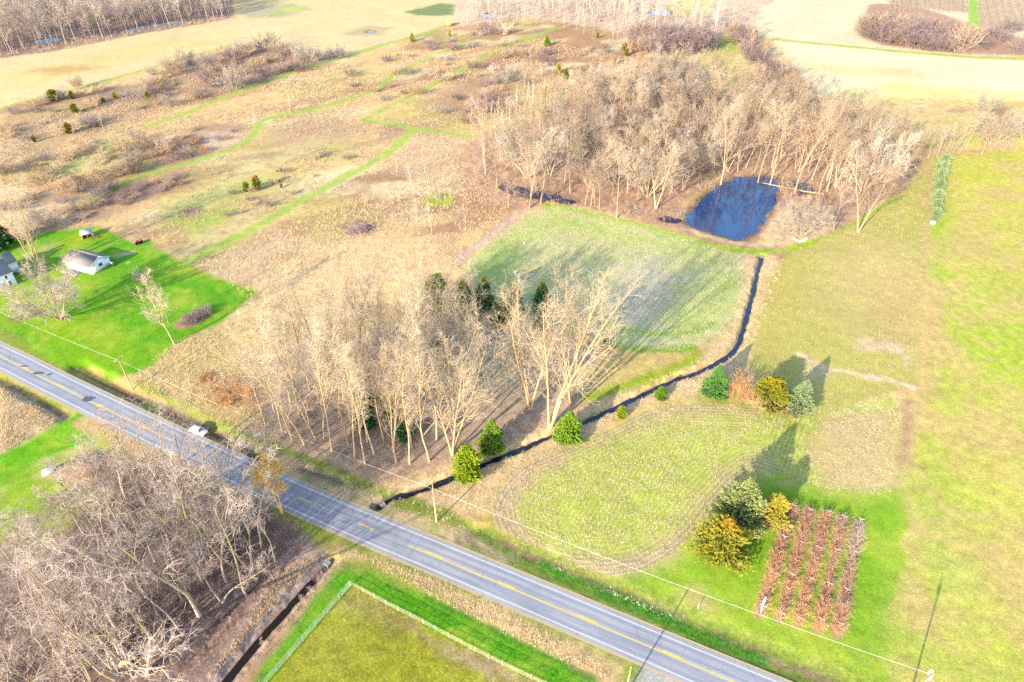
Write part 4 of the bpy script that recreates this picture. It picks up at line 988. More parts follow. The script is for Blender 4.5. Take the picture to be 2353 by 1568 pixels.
# white-stemmed trees at the far end of the meadow
BG = 'white-stemmed trees along the top'
for q in scatter([(1060, 62), (1120, 40), (1200, 30), (1340, 50), (1480, 70), (1640, 90), (1660, 70), (1560, 45), (1400, 10), (1080, 20)], 52, 7, []):
    tree('birch', q[0], q[1], random.uniform(15, 23), 'white-stemmed bare tree in the belt along the far marsh', BG, world=True, name='birch')
for x, y, h, lb in ((1469, 90, 22, 'tallest white-stemmed tree standing forward of the far thicket'), (667, 262, 10, 'white sapling beside the winding path bend'), (730, 455, 10, 'white sapling on the edge of the wide mown path'), (240, 303, 10, 'thin leaning sapling in the western brush'), (1039, 142, 8, None), (927, 134, 7, None), (1221, 150, 10, 'lone white pole of a tree above the meadow path'), (1057, 93, 7, None), (1039, 92, 7, None), (582, 275, 5, None), (950, 445, 12, 'bare sapling right of the path fork'), (976, 395, 10, None), (993, 540, 12, 'taller white sapling near the brush pile'), (912, 405, 8, None), (880, 395, 7, None), (840, 480, 7, None), (958, 510, 9, None), (1057, 525, 9, None), (1070, 530, 10, None), (845, 470, 6, None), (353, 208, 6, None), (400, 140, 9, None), (1118, 275, 10, None), (1128, 272, 10, None), (1145, 270, 10, None), (1165, 275, 11, None), (1175, 260, 10, None), (1085, 285, 9, None), (1210, 240, 11, None), (1190, 245, 11, None), (1225, 230, 12, None), (1204, 210, 10, None), (1270, 195, 11, None), (1290, 215, 11, None), (1330, 205, 11, None), (1355, 190, 11, None), (1375, 195, 11, None), (1245, 185, 9, None), (143, 214, 8, None), (180, 203, 9, None)):
    tree('pole', x, y, h, lb or 'thin white sapling growing in the open meadow', None if lb else 'saplings in the meadow', name='sapling')
for q in scatter([(1080, 330), (1130, 280), (1220, 240), (1330, 200), (1360, 215), (1260, 270), (1180, 310), (1100, 350)], 34, 4.0, []):
    tree('pole', q[0], q[1], random.uniform(8, 13), 'thin stem in the young growth west of the pond wood', 'young growth by the pond wood', world=True, name='sapling')

# shrubs that can be told apart
SG = 'brush of the west meadow'
for k, x, y, h, w, lb in (('grey', 533, 206, 11, .85, 'largest round grey bush-tree on the upper mown path'), ('purple', 537, 140, 8, .9, 'dark purple-grey bush-tree near the upper field'), ('purple', 612, 118, 9, 1, 'purple bush-tree jutting into the pale upper field'), ('purple', 430, 150, 7, 1, None), ('grey', 480, 160, 9, .9, None), ('grey', 703, 148, 10, 1, 'broad grey bush-tree next to the upper path end'), ('purple', 777, 133, 6, 1.2, 'low dark thicket closing the upper brush belt'), ('purple', 670, 132, 6, 1.2, None), ('pink', 642, 128, 8, 1, None), ('purple', 588, 192, 4, 1.2, None), ('purple', 613, 176, 4.5, 1.3, None), ('purple', 650, 166, 5, 1.3, None), ('purple', 473, 182, 5, 1.1, None), ('pink', 405, 172, 7, 1, None), ('grey', 560, 125, 8, .9, None), ('purple', 690, 165, 6, 1.1, None), ('grey', 725, 140, 7, 1, None), ('tan', 180, 205, 6, .8, None), ('pink', 350, 208, 7, .8, None),
                          ('tan', 287, 345, 6, 1.1, 'round tan bush on the dry slope west of the winding path'), ('tan', 160, 363, 4, 1.3, None), ('pink', 383, 350, 6, .9, None), ('pink', 345, 345, 6, .9, None), ('purple', 322, 325, 5, .9, None), ('tan', 213, 405, 5, 1.2, None), ('pink', 277, 402, 6, 1.0, None), ('pink', 307, 398, 6, .9, None), ('tan', 187, 340, 5, 1, None), ('white', 1156, 78, 6, 1.1, 'pale white bush shining against the far thicket'), ('white', 1134, 166, 3.5, 1.1, 'small whitish bush beside the long path'), ('purple', 1120, 80, 9, 1, None), ('tan', 1150, 135, 5, 1.4, None), ('tan', 1190, 130, 5, 1.3, None), ('purple', 1255, 145, 5, 1.3, None), ('purple', 1105, 262, 5, 1.2, None), ('grey', 1155, 192, 6, 1.1, None), ('purple', 1120, 200, 5, 1.1, None), ('purple', 500, 200, 6, 1.2, None), ('pink', 395, 160, 6, 1.2, None)):
    shrub(k, x, y, h, lb or 'leafless bush in the brushy west meadow', None if lb else SG, w)
zones = [([(20, 250), (180, 210), (330, 180), (420, 150), (520, 130), (600, 120), (760, 140), (620, 185), (480, 230), (330, 260), (200, 300), (0, 340)], 54, ('purple', 'grey', 'pink', 'tan'), (2.2, 5)),
         ([(0, 380), (150, 360), (300, 330), (480, 290), (420, 370), (330, 400), (250, 440), (180, 500), (80, 540), (0, 480)], 48, ('pink', 'tan', 'purple', 'tan'), (2, 4.6)),
         ([(780, 180), (950, 110), (1100, 70), (1250, 100), (1400, 110), (1450, 140), (1300, 200), (1150, 280), (980, 290), (900, 250)], 56, ('tan', 'pink', 'purple', 'grey'), (1.8, 4.4)),
         ([(430, 480), (600, 420), (760, 340), (820, 360), (650, 470), (500, 540)], 14, ('purple', 'pink'), (1.2, 2.4)),
         ([(170, 480), (330, 425), (430, 400), (410, 430), (270, 480), (190, 505)], 18, ('purple', 'purple', 'pink'), (1.6, 3.2)), ([(370, 350), (470, 315), (560, 300), (480, 345), (400, 372)], 12, ('purple', 'rust'), (1.4, 2.6)), ([(960, 240), (1060, 200), (1180, 210), (1150, 260), (1040, 280)], 16, ('purple', 'pink', 'tan'), (1.6, 3.5))]
for pts, n, keys, (a, b) in zones:
    for q in scatter(pts, n, 3.5):
        shrub(random.choice(keys), q[0], q[1], random.uniform(a, b), 'leafless bush in the brushy west meadow', SG, random.uniform(.9, 1.5), True)
# far thickets
for pts, n, k, h, lb, gr in (([(1440, 118), (1500, 88), (1640, 105), (1600, 128), (1500, 130)], 34, ('purple', 'pink', 'purple'), (8, 11), 'purple-grey bush-tree in the thicket below the far marsh', 'thicket below the far marsh'),
                         ([(1975, 82), (2020, 100), (2150, 118), (2205, 118), (2218, 95), (2120, 76), (2010, 64)], 46, ('purple', 'purple', 'pink'), (8, 12), 'purple bush-tree in the island thicket among the east fields', 'island thicket'),
                         ([(1660, 60), (1710, 80), (1770, 150), (1800, 230), (1770, 240), (1730, 160), (1680, 90)], 30, ('purple', 'pink'), (4, 8), 'low purple bush under the northern hedgerow', 'hedgerow bushes')):
    for q in scatter(pts, n, 5):
        o = shrub(random.choice(k), q[0], q[1], random.uniform(*h), lb, gr, random.uniform(.8, 1.1), True); o.name = 'bush_tree'; o['category'] = 'small tree'
for x, y, h in ((2262, 112, 8), (2300, 95, 8), (2345, 122, 10), (2270, 85, 8), (2320, 75, 8)): shrub('purple', x, y, h, 'single round bush on the far eastern slope', 'bushes on the eastern slope')
for k, x, y, h, w, lb in (('rust', 1698, 915, 6.5, .75, None), ('tan', 1745, 938, 5.5, .7, None)):
    shrub(k, x, y, h, 'leafless brown bush tree between the row spruces', 'brown bushes in the conifer row', w)
shrub('rust', 1815, 948, 2.6, 'low rusty bush at the foot of the pale blue spruce', None, 1.4)
for x, y, h, w in ((540, 905, 2.4, 2.2), (520, 925, 1.8, 1.8), (580, 925, 1.6, 1.4), (470, 872, 1.2, 1.8)):
    shrub('rust', x, y, h, 'russet scrub patch in the dry grass above the road ditch', 'russet scrub patches', w)
for x, y in ((428, 745), (440, 738), (452, 730), (464, 724), (446, 742), (470, 722)):
    shrub('purple', x, y, 2.0, 'dark bush in the mulched island bed on the home lawn', 'bushes of the island bed', 1.5)

# ------------------------------------------------------------------ masses nobody could count
def tile(meshes, places, name, mats, tones=None):
    """many small copies joined into one scattered mass"""
    Vs, Fs, Ts, o = [], [], [], 0
    for (V, Q), (x, y, z, s, r, tn) in places_iter(meshes, places):
        c, sn = math.cos(r), math.sin(r)
        W = V * s; W = np.stack([W[:, 0] * c - W[:, 1] * sn + x, W[:, 0] * sn + W[:, 1] * c + y, W[:, 2] + z], 1)
        Vs.append(W); Fs.append(Q + o); Ts.append(np.full(len(W), tn)); o += len(W)
    ob = bpy.data.objects.new(name, mesh(name, np.vstack(Vs), [np.vstack(Fs)], mats, {'tone': np.concatenate(Ts)})); COL.objects.link(ob)
    return ob
def places_iter(meshes, places):
    for p in places: yield meshes[random.randrange(len(meshes))], p
def low_tree(h, wig=.1, n1=9, n2=6, n3=4):
    P0, R0 = grow(np.zeros((1, 3)), np.array([[0, 0, 1.0]]), np.array([h]), np.array([.22]), 6, wig * .4, .03, .2)
    S, D, L, R = spawn(P0, R0, n1, .3, .98, 40, 9, lambda t, b: h * .38 * (1.15 - .7 * t), .55, .07)
    P1, R1 = grow(S, D, L, R, 4, wig, .1, .35); L1 = L
    S, D, L, R = spawn(P1, R1, n2, .2, 1, 42, 12, lambda t, b: L1[b] * .45, .6, .06)
    P2, R2 = grow(S, D, L, R, 3, wig, .05, .5); L2 = L
    S, D, L, R = spawn(P2, R2, n3, .2, 1, 42, 12, lambda t, b: L2[b] * .5 + .2, .7, .055)
    P3, R3 = grow(S, D, L, R, 2, wig, .05, .5)
    Vs, Qs, o = [], [], 0
    for P, R, sd in ((P0, R0, 5), (P1, R1, 3), (P2, R2, 3), (P3, R3, 3)):
        V, Q = tubes(P, R, sd); Vs.append(V); Qs.append(Q + o); o += len(V)
    return np.vstack(Vs), np.vstack(Qs)
M_FAR = tone_mat('far_wood_twigs', [(.24, .19, .17), (.36, .28, .23), (.44, .36, .30), (.33, .24, .19)])
lt = [low_tree(19) for _ in range(5)]
pl = []
for q in scatter([(-160, 150), (0, 128), (130, 111), (280, 81), (450, 53), (538, 38), (530, 5), (300, 25), (0, 70), (-160, 90)], 260, 4.6, [], 90) + scatter([(-200, 95), (0, 72), (300, 27), (530, 5), (540, -30), (200, -25), (-200, 30)], 170, 7.5, [], 60):
    pl.append((q[0], q[1], -.2, random.uniform(.5, 1.25), random.uniform(0, 6.28), random.random()))
for q in scatter([(525, 8), (700, -15), (1100, -25), (1100, -60), (500, -60)], 40, 9): pl.append((q[0], q[1], -.2, random.uniform(.6, .9), random.uniform(0, 6.28), random.random()))
pl2 = []
for q in scatter([(1055, 72), (1150, 80), (1250, 60), (1400, 95), (1520, 98), (1640, 104), (1670, 70), (1740, 30), (1560, 46), (1480, 40), (1400, 10), (1060, 20)], 210, 4.5, [], 60): pl2.append((q[0], q[1], -.2, random.uniform(.25, .6), random.uniform(0, 6.28), random.random()))
tag(tile(lt, pl2, 'far_thicket', [M_FAR]), 'brown leafless thicket filling the belt round the far marsh', 'thicket', kind='stuff')
tag(tile(lt, pl, 'far_woods', [M_FAR]), 'bare grey-brown woods standing along the far north-west field', 'woods', kind='stuff')
conifer('yellow', 14, 30, 14, 'yellow-green willow crown among the grey woods in the upper left corner', w=1.6, name='willow')

# undergrowth in the woods: thin upright stems
def stems_mass(name, pts_list, n, h, mat, label, clump=5, thick=.022, lean=.5, branch=True):
    Vs, Qs, Ts, o = [], [], [], 0
    for pts, nn in zip(pts_list, n):
        p = G(pts); lo, hi = p.min(0), p.max(0); q = lo + (hi - lo) * rng.random((nn * 3, 2))
        q = q[sdist(p, q[:, 0], q[:, 1]) < 0][:nn]
        keep = fbm(q[:, 0], q[:, 1], .12, 90, 3) > .4; q = q[keep]
        q = np.repeat(q, clump, 0) + rng.normal(size=(len(q) * clump, 2)) * .45
        z = ground_z(q[:, 0], q[:, 1]); B = len(q)
        hh = h[0] + (h[1] - h[0]) * rng.random(B)
        d = np.column_stack([rng.normal(size=(B, 2)) * lean, np.ones(B)])
        P, R = grow(np.column_stack([q, z - .05]), d, hh, np.full(B, thick), 3, .18, .0, .4)
        V, Q = tubes(P, R, 3); tn = rng.random(B) * .6 + .4 * fbm(q[:, 0], q[:, 1], .1, 95, 3)
        Vs.append(V); Qs.append(Q + o); o += len(V); Ts.append(np.repeat(tn, 9))
        if branch:
            S, D, L, Rr = spawn(P, R, 3, .3, 1, 45, 14, lambda t, b: hh[b] * .35, .8, thick * .7)
            P2, R2 = grow(S, D, L, Rr, 2, .1, .03, .5); V, Q = tubes(P2, R2, 3)
            Vs.append(V); Qs.append(Q + o); o += len(V); Ts.append(np.repeat(np.repeat(tn, 3), 6))
    ob = bpy.data.objects.new(name, mesh(name, np.vstack(Vs), [np.vstack(Qs)], [mat], {'tone': np.concatenate(Ts)})); COL.objects.link(ob)
    return tag(ob, label, 'undergrowth', kind='stuff')
M_UND = tone_mat('undergrowth_stems', [(.10, .07, .07), (.15, .105, .095), (.22, .16, .13), (.30, .225, .17)])
stems_mass('undergrowth', [[(-60, 1420), (60, 1330), (180, 1190), (330, 1090), (480, 1130), (620, 1190), (670, 1250), (610, 1330), (500, 1420), (400, 1530), (300, 1640), (-60, 1700)], [(180, 1090), (330, 1060), (420, 1090), (340, 1130), (220, 1130)]], [2300, 260], (.6, 2.3), M_UND, 'tangled purple-brown brush covering the floor of the roadside wood')
M_UND2 = tone_mat('pond_brush_stems', [(.26, .19, .16), (.40, .28, .2), (.5, .38, .27)])
stems_mass('undergrowth', [[(1070, 420), (1120, 340), (1260, 290), (1400, 230), (1520, 190), (1640, 200), (1780, 300), (1900, 320), (2060, 370), (2080, 420), (1990, 490), (1900, 430), (1700, 400), (1560, 470), (1330, 440), (1180, 440)], [(1790, 480), (1850, 470), (1910, 510), (1890, 545), (1780, 550)], [(640, 1000), (760, 1050), (1000, 1070), (1050, 1000), (1080, 860), (900, 800), (760, 840)], [(2100, 372), (2200, 350), (2330, 345), (2330, 330), (2100, 340)], [(1690, 60), (1740, 90), (1830, 230), (1860, 280), (1820, 280), (1740, 170)], [(1060, 66), (1200, 44), (1340, 62), (1520, 92), (1650, 100), (1680, 60), (1560, 40), (1400, 5), (1070, 10)], [(1560, 455), (1650, 408), (1800, 396), (1890, 430), (1900, 470), (1800, 470), (1790, 410), (1700, 402), (1610, 450)], [(1080, 420), (1200, 400), (1340, 450), (1480, 480), (1580, 500), (1500, 515), (1330, 478), (1150, 470)], [(-60, 139), (130, 119), (280, 89), (450, 60), (545, 45), (540, 34), (450, 46), (280, 70), (130, 98), (-60, 116)]], [2600, 120, 420, 260, 260, 1600, 260, 380, 1500], (.8, 2.6), M_UND2, 'pale brown saplings and brush under the trees', clump=4, thick=.028)

# dry grass and weeds over the meadow, banks and field edges
def tufts(name, zones_, mat, label, hgt, wid, clump=4, cat='grass', keepn=None, zmin=-.32):
    Vs, Ts = [], []
    for pts, n, tn in zones_:
        p = G(pts) if not isinstance(pts, np.ndarray) else pts
        lo, hi = p.min(0), p.max(0); q = lo + (hi - lo) * rng.random((n * 3, 2)); q = q[sdist(p, q[:, 0], q[:, 1]) < 0][:n]
        if keepn: q = q[fbm(q[:, 0], q[:, 1], keepn[0], 99, 4) > keepn[1]]
        q = np.repeat(q, clump, 0) + rng.normal(size=(len(q) * clump, 2)) * .25
        ok = (ldist(ROADC, q[:, 0], q[:, 1]) > RW / 2 + 1.4); q = q[ok]
        B = len(q); z = ground_z(q[:, 0], q[:, 1])
        for pl_, w_ in PATHS:
            k_ok = ldist(pl_, q[:, 0], q[:, 1]) > w_ + .8; q, z = q[k_ok], z[k_ok]
        ok = z > zmin; q, z = q[ok], z[ok]; B = len(q)
        far = np.clip(np.hypot(q[:, 0], q[:, 1]) / 200, .8, 2.2)
        a = rng.random(B) * 6.283; w = wid * far * (.6 + .8 * rng.random(B)); h = hgt * (.5 + rng.random(B))
        dx, dy = np.cos(a) * w / 2, np.sin(a) * w / 2
        tip = rng.normal(size=(B, 2)) * h[:, None] * .35
        V = np.stack([np.column_stack([q[:, 0] - dx, q[:, 1] - dy, z - .02]), np.column_stack([q[:, 0] + dx, q[:, 1] + dy, z - .02]), np.column_stack([q[:, 0] + tip[:, 0], q[:, 1] + tip[:, 1], z + h])], 1)
        t = np.clip(tn + .22 * rng.normal(size=B), 0, 1)
        Vs.append(V.reshape(-1, 3)); Ts.append(np.repeat(t, 3))
    V = np.vstack(Vs); T = np.arange(len(V)).reshape(-1, 3)
    ob = bpy.data.objects.new(name, mesh(name, V, [T], [mat], {'tone': np.concatenate(Ts)})); COL.objects.link(ob)
    return tag(ob, label, cat, kind='stuff')
M_DRY = tone_mat('dry_grass_blades', [(.30, .22, .15), (.44, .32, .19), (.52, .39, .23), (.58, .47, .31)])
NEAR_BANK = [(600, 1030), (780, 1128), (880, 1168), (1000, 1215), (1100, 1240), (1130, 1150), (1200, 1070), (1300, 1025), (1480, 935), (1600, 905), (1700, 870), (1770, 700), (1800, 605), (1720, 590), (1690, 730), (1600, 830), (1450, 890), (1260, 975), (1060, 1065), (900, 1110), (760, 1090)]
tufts('dry_grass', [(NEAR_BANK, 5200, .75), ([(340, 830), (450, 765), (620, 720), (640, 960), (600, 1010), (500, 985), (420, 935), (300, 885)], 3600, .55), ([(450, 600), (800, 460), (1060, 400), (1180, 480), (1050, 620), (900, 650), (620, 720)], 5000, .7), ([(770, 1250), (1050, 1350), (1330, 1490), (1410, 1545), (1400, 1570), (1100, 1425), (860, 1300)], 1900, .8), ([(640, 1300), (760, 1270), (770, 1300), (600, 1500), (460, 1580), (560, 1450)], 1800, .45), ([(0, 870), (140, 945), (158, 958), (0, 1045)], 1500, .6), ([(190, 975), (270, 1005), (400, 1072), (380, 1080), (250, 1010)], 500, .7), ([(180, 845), (270, 872), (480, 985), (640, 1066), (600, 1060), (400, 955), (240, 880)], 900, .6)], M_DRY, 'dry tan grass and weed stalks over the meadow and stream banks', .45, .075, clump=6, keepn=(.25, .36))
tufts('meadow_weeds', [([(0, 300), (300, 200), (600, 130), (900, 130), (1250, 90), (1400, 130), (1060, 330), (1060, 420), (780, 470), (440, 600), (330, 540), (150, 520), (0, 480)], 26000, .5)], tone_mat('weed_stalks', [(.24, .155, .11), (.36, .25, .17), (.48, .36, .24)]), 'brown weed stalks speckling the wide meadow', .6, .1, clump=4, cat='weeds', keepn=(.06, .45))
M_STUB = tone_mat('stubble_stalks', [(.34, .26, .18), (.44, .35, .25), (.54, .45, .35)])
tufts('stubble', [(LOWER_F, 13000, .5), (CENTER_F, 9000, .6), (RIGHT_F, 2200, .4)], M_STUB, 'pale straw stubble left standing in the green fields', .38, .065, clump=3, cat='stubble', keepn=(.3, .42))
M_GRN = tone_mat('green_grass_blades', [(.05, .15, .005), (.09, .24, .01), (.2, .3, .03)])
tufts('ditch_grass', [([(1240, 1300), (1400, 1350), (1600, 1440), (1760, 1500), (1740, 1520), (1560, 1440), (1380, 1370), (1230, 1300)], 1300, .3), ([(1100, 1215), (1180, 1270), (1250, 1300), (1220, 1300), (1090, 1235)], 600, .4)], M_GRN, 'lush green grass in the roadside ditch', .3, .07, clump=4, zmin=-2)
tufts('wildflowers', [([(1380, 1347), (1480, 1385), (1570, 1412), (1600, 1430), (1500, 1405), (1400, 1365)], 110, .7)], tone_mat('pale_petals', [(.5, .5, .2), (.7, .7, .55)]), 'pale daffodil flowers along the roadside ditch', .35, .08, clump=4, cat='flowers', zmin=-2)

q = []
for k in range(17):
    a_, b_ = np.array(g(2046 + 11 * k, 27 + .2 * k)), np.array(g(2048 + 10.6 * k, -28)); L_ = np.linalg.norm(b_ - a_); n_ = int(L_ * 3.0)
    q.append(a_ + (b_ - a_) * rng.random((n_, 1)) + rng.normal(size=(n_, 2)) * .35)
for k in range(9):
    a_, b_ = np.array(g(2252 + 14 * k, 60)), np.array(g(2245 + 13 * k, -28)); L_ = np.linalg.norm(b_ - a_); n_ = int(L_ * 2.4)
    q.append(a_ + (b_ - a_) * rng.random((n_, 1)) + rng.normal(size=(n_, 2)) * .45)
q = np.vstack(q); B_ = len(q)
P_v, R_v = grow(np.column_stack([q, ground_z(q[:, 0], q[:, 1]) - .05]), np.column_stack([rng.normal(size=(B_, 2)) * .5, np.ones(B_)]), 1.3 + .9 * rng.random(B_), np.full(B_, .05), 3, .25, 0, .5)
V_v, Q_v = tubes(P_v, R_v, 3)
o = bpy.data.objects.new('vineyard', mesh('vineyard', V_v, [Q_v], [tone_mat('vine_wood', [(.20, .15, .13), (.34, .26, .22)])], {'tone': np.repeat(rng.random(B_), 9)})); COL.objects.link(o)
tag(o, 'leafless vineyard rows in the far upper right corner', 'vineyard', kind='stuff')
# ------------------------------------------------------------------ buildings
siding = NT('white_siding')
def siding_mat(name, c):
    t = NT(name); P = t.n('ShaderNodeNewGeometry').outputs['Position']
    z = t.n('ShaderNodeSeparateXYZ', None, Vector=P).outputs[2]
    k = t.math('LESS_THAN', t.math('FRACT', t.math('MULTIPLY', z, 5.0)), .12)
    col = t.mix(t.math('MULTIPLY', k, .3), tuple(c), tuple(np.array(c) * .6))
    return t.out(t.scale(col, t.rng(t.noise(P, .8, 3), .3, .7, .94, 1.04)), .6, .3)
def shingle_mat(name, c):
    t = NT(name); P = t.n('ShaderNodeNewGeometry').outputs['Position']
    a = t.rng(t.noise(P, 3.5, 4, .7), .3, .7, .82, 1.15); b = t.rng(t.noise(P, .35, 3), .3, .7, .85, 1.12)
    return t.out(t.scale(tuple(c), t.math('MULTIPLY', a, b)), .95, .1)
W_SIDE = siding_mat('white_siding', (.76, .77, .79)); W_TRIM = plain('white_trim', (.78, .78, .78), .5, .3, .05)
ROOF_B = shingle_mat('brown_grey_shingles', (.17, .15, .135)); ROOF_G = shingle_mat('grey_green_shingles', (.17, .18, .165))
GLASS = NT('dark_window_glass').out((.02, .03, .04, 1), .08, .6)
WOOD_M = plain('weathered_wood', (.28, .22, .16), .9, .1, .25, 2); BRICK = plain('orange_brick', (.42, .2, .1), .9, .1, .25, 6)
DARKM = plain('dark_metal', (.06, .06, .06), .5, .5, .1); STEEL = plain('galvanised_steel', (.55, .57, .6), .45, .5, .12, 3, .3)
WPLAST = plain('white_plastic', (.75, .74, .7), .5, .4, .08)
R = math.radians

def gable_walls(w, d, eave, ridge):
    m = MB(); y = d / 2; T = .12
    m.prism([(0, -.2), (d, -.2), (d, eave), (y, ridge), (0, eave)], (0, 0, 0), (0, 1, 0), (0, 0, 1), (w, 0, 0)); return m
def gable_roof(w, d, eave, ridge, over=.4, th=.14):
    m = MB(); sl = (ridge - eave) / (d / 2); e = eave - sl * over
    for s in (0, 1):
        p = [(-over, e), (d / 2, ridge), (d / 2, ridge + th), (-over, e + th)]
        if s: p = [(d - a, b) for a, b in p][::-1]
        m.prism(p, (-over, 0, .02), (0, 1, 0), (0, 0, 1), (w + 2 * over, 0, 0))
    return m
def window(parent, c, w, h, axis, out, panes=2):
    """window in a wall plane; axis 'x' = wall runs along x (faces -y), 'y' = wall runs along y (faces +x)"""
    fr = MB(); gl = MB(); x, y, z = c
    if axis == 'x':
        fr.box((x, y - .04, z), (w + .24, .10, h + .24)); 
        for i in range(panes): gl.box((x - w / 2 + w * (i + .5) / panes, y - .10, z), (w / panes - .08, .04, h))
    else:
        fr.box((x + .04, y, z), (.10, w + .24, h + .24))
        for i in range(panes): gl.box((x + .10, y - w / 2 + w * (i + .5) / panes, z), (.04, w / panes - .08, h))
    f = fr.build('window', W_TRIM, parent); gl.build('pane', GLASS, f); return f

k_ = 4.706
g0 = np.array(g(940 / k_ * .7843, (640 + 685 / k_) * .7843)); g1 = np.array(g(1285 / k_ * .7843, (640 + 778 / k_) * .7843))
ga = math.atan2(*(g1 - g0)[::-1]); gl_ = float(np.linalg.norm(g1 - g0))
ux = np.array([math.cos(ga), math.sin(ga)]); uy = np.array([-ux[1], ux[0]])
gar = empty('garage', (g0[0], g0[1], gz(*g0) + .05), ga, 1, 'white gabled garage with grey-brown shingle roof on the home lawn', 'garage')
gd, ge, gr = 6.75, 2.75, 4.35
gable_walls(gl_, gd, ge, gr).build('wall', W_SIDE, gar)
rf = gable_roof(gl_, gd, ge, gr).build('roof', ROOF_B, gar)
m = MB()
for s in (0, 1):      # rake boards on both ends and fascia along the eaves
    for e in (-.42, gl_ + .40):
        a = np.array([e, -.42, ge - .3]); b = np.array([e, gd / 2, gr - .06])
        if s: a[1] = gd + .42
        v = b - a; pr = [(-.012, 0), (.012, 0), (.012, .2), (-.012, .2)]
        m.prism(pr, a, (1, 0, 0), (0, 0, 1), v)
    m.box((gl_ / 2, -.42 if s == 0 else gd + .42, ge - .16), (gl_ + .8, .05, .2))
m.build('fascia', W_TRIM, gar)
window(gar, (gl_, gd * .5, 1.75), 1.3, .95, 'y', 1)
for i, x in enumerate((1.9, 5.2)):
    dm = MB(); dm.box((x, -.04, 1.05), (2.7 if i == 0 else .95, .08, 2.1)); dd = dm.build('garage_door' if i == 0 else 'door', W_TRIM, gar)
    gm = MB()
    for q in ((-.6, .6) if i == 0 else (0,)): gm.box((x + q, -.10, 1.75), (.34, .04, .26))
    gm.build('pane', GLASS, dd)
for x in (3.7,): 
    m = MB(); m.box((x, -.12, 2.25), (.3, .2, .12)); m.build('lamp', DARKM, gar)
pad = MB(); pad.box((3.0, -1.35, .0), (5.6, 2.6, .16)); o = pad.build('concrete_pad', conc, None, (g0[0], g0[1], gz(*g0) + .03), ga); tag(o, 'weathered concrete pad in front of the garage doors', 'concrete pad')
# lean-to bench behind the garage
p = g0 + ux * (gl_ + .9) + uy * (gd - .6)
o = empty('garden_shelf', (p[0], p[1], gz(*p)), ga, 1, 'little white-topped shelf standing at the back corner of the garage', 'shelf')
m = MB(); m.box((0, 0, 1.05), (1.5, .7, .07)); m.build('shelf_top', W_TRIM, o)
m = MB()
for a in (-.65, .65):
    for b in (-.28, .28): m.box((a, b, .5), (.07, .07, 1.0))
m.box((0, 0, .5), (1.35, .6, .06)); m.build('frame', WOOD_M, o)

# house at the left edge
P_ = np.array(g(41, 653)); Q_ = np.array(g(0, 673)); ha = math.atan2(*(P_ - Q_)[::-1]) - R(10)
house = empty('house', (P_[0], P_[1], gz(*P_)), ha, 1, 'white two-storey farmhouse with grey roof cut by the left picture edge', 'house')
def shifted(m, dx, dy):
    for v in m.V: v += np.array([dx, dy, 0])
    return m
shifted(gable_walls(9, 8, 4.5, 7.0), -9, 0).build('wall', W_SIDE, house)
rr = shifted(gable_roof(9, 8, 4.5, 7.0, .3), -9, 0).build('roof', ROOF_G, house)
shifted(gable_walls(6.5, 5.4, 3.2, 5.4), -2.7, 8.02).build('wing_wall', W_SIDE, house)
rw = shifted(gable_roof(6.5, 5.4, 3.2, 5.4, .3), -2.7, 8.02).build('wing_roof', ROOF_G, house)
m = MB(); m.box((1.2, 12.2, 4.6), (.8, .8, 4.4)); m.box((1.2, 12.2, 6.86), (.95, .95, .14)); m.build('chimney', BRICK, house)
m = MB(); m.box((-4.5, -.34, 4.20), (9.6, .06, .2)); m.box((.55, 7.66, 2.94), (7.1, .06, .18)); m.build('gutter', W_TRIM, house)
window(house, (-1.9, 0, 3.5), .75, 1.2, 'x', 1, 1); window(house, (-1.7, 0, 1.4), .85, 1.4, 'x', 1, 1); window(house, (-5.2, 0, 3.5), .75, 1.2, 'x', 1, 1); window(house, (-5.2, 0, 1.4), .85, 1.4, 'x', 1, 1); window(house, (1.2, 8.02, 1.9), .6, .8, 'x', 1, 1)
# teal picnic table beside it
TEAL = plain('teal_paint', (.10, .34, .36), .6, .3, .12, 2)
p = at(48, 627)
o = empty('picnic_table', p, ha, 1, 'teal topped picnic table beside the white house', 'picnic table')
m = MB()
for i in range(4): m.box((0, -.36 + .24 * i, .74), (2.0, .22, .05))
m.build('table_top', TEAL, o)
for s in (-1, 1):
    m = MB(); m.box((0, s * .75, .44), (2.0, .28, .05)); m.build('bench', TEAL, o)
    m = MB(); m.box((s * .75, 0, .40), (.08, 1.7, .08)); m.box((s * .75, -.35, .36), (.08, .10, .74), M=Matrix.Rotation(R(25), 3, 'X')); m.box((s * .75, .35, .36), (.08, .10, .74), M=Matrix.Rotation(R(-25), 3, 'X')); m.build('leg', WOOD_M, o)

# animal shelter on the lawn edge
p = at(203, 546)
sh = empty('lean_to_shelter', p, R(28), 1, 'small open wooden lean-to with a tilted grey roof at the top of the lawn', 'shelter')
PALEW = plain('pale_planks', (.50, .42, .30), .9, .1, .2, 3)
m = MB(); m.box((0, 1.3, .95), (3.2, .10, 1.9)); m.box((-1.6, .2, .85), (.10, 2.1, 1.7)); m.box((1.6, .2, .85), (.10, 2.1, 1.7)); m.build('wall', PALEW, sh)
m = MB(); m.prism([(-1.35, 1.65), (1.6, 2.25), (1.6, 2.33), (-1.35, 1.73)], (-1.9, 0, 0), (0, 1, 0), (0, 0, 1), (3.8, 0, 0)); m.build('roof', plain('grey_roofing', (.30, .31, .32), .7, .3, .2, 1.5), sh)
m = MB()
for x in (-1.5, 0, 1.5): m.box((x, -1.0, .85), (.12, .12, 1.66))
m.build('post', WOOD_M, sh)
x0, y0, z0 = at(216, 548)
m = MB()
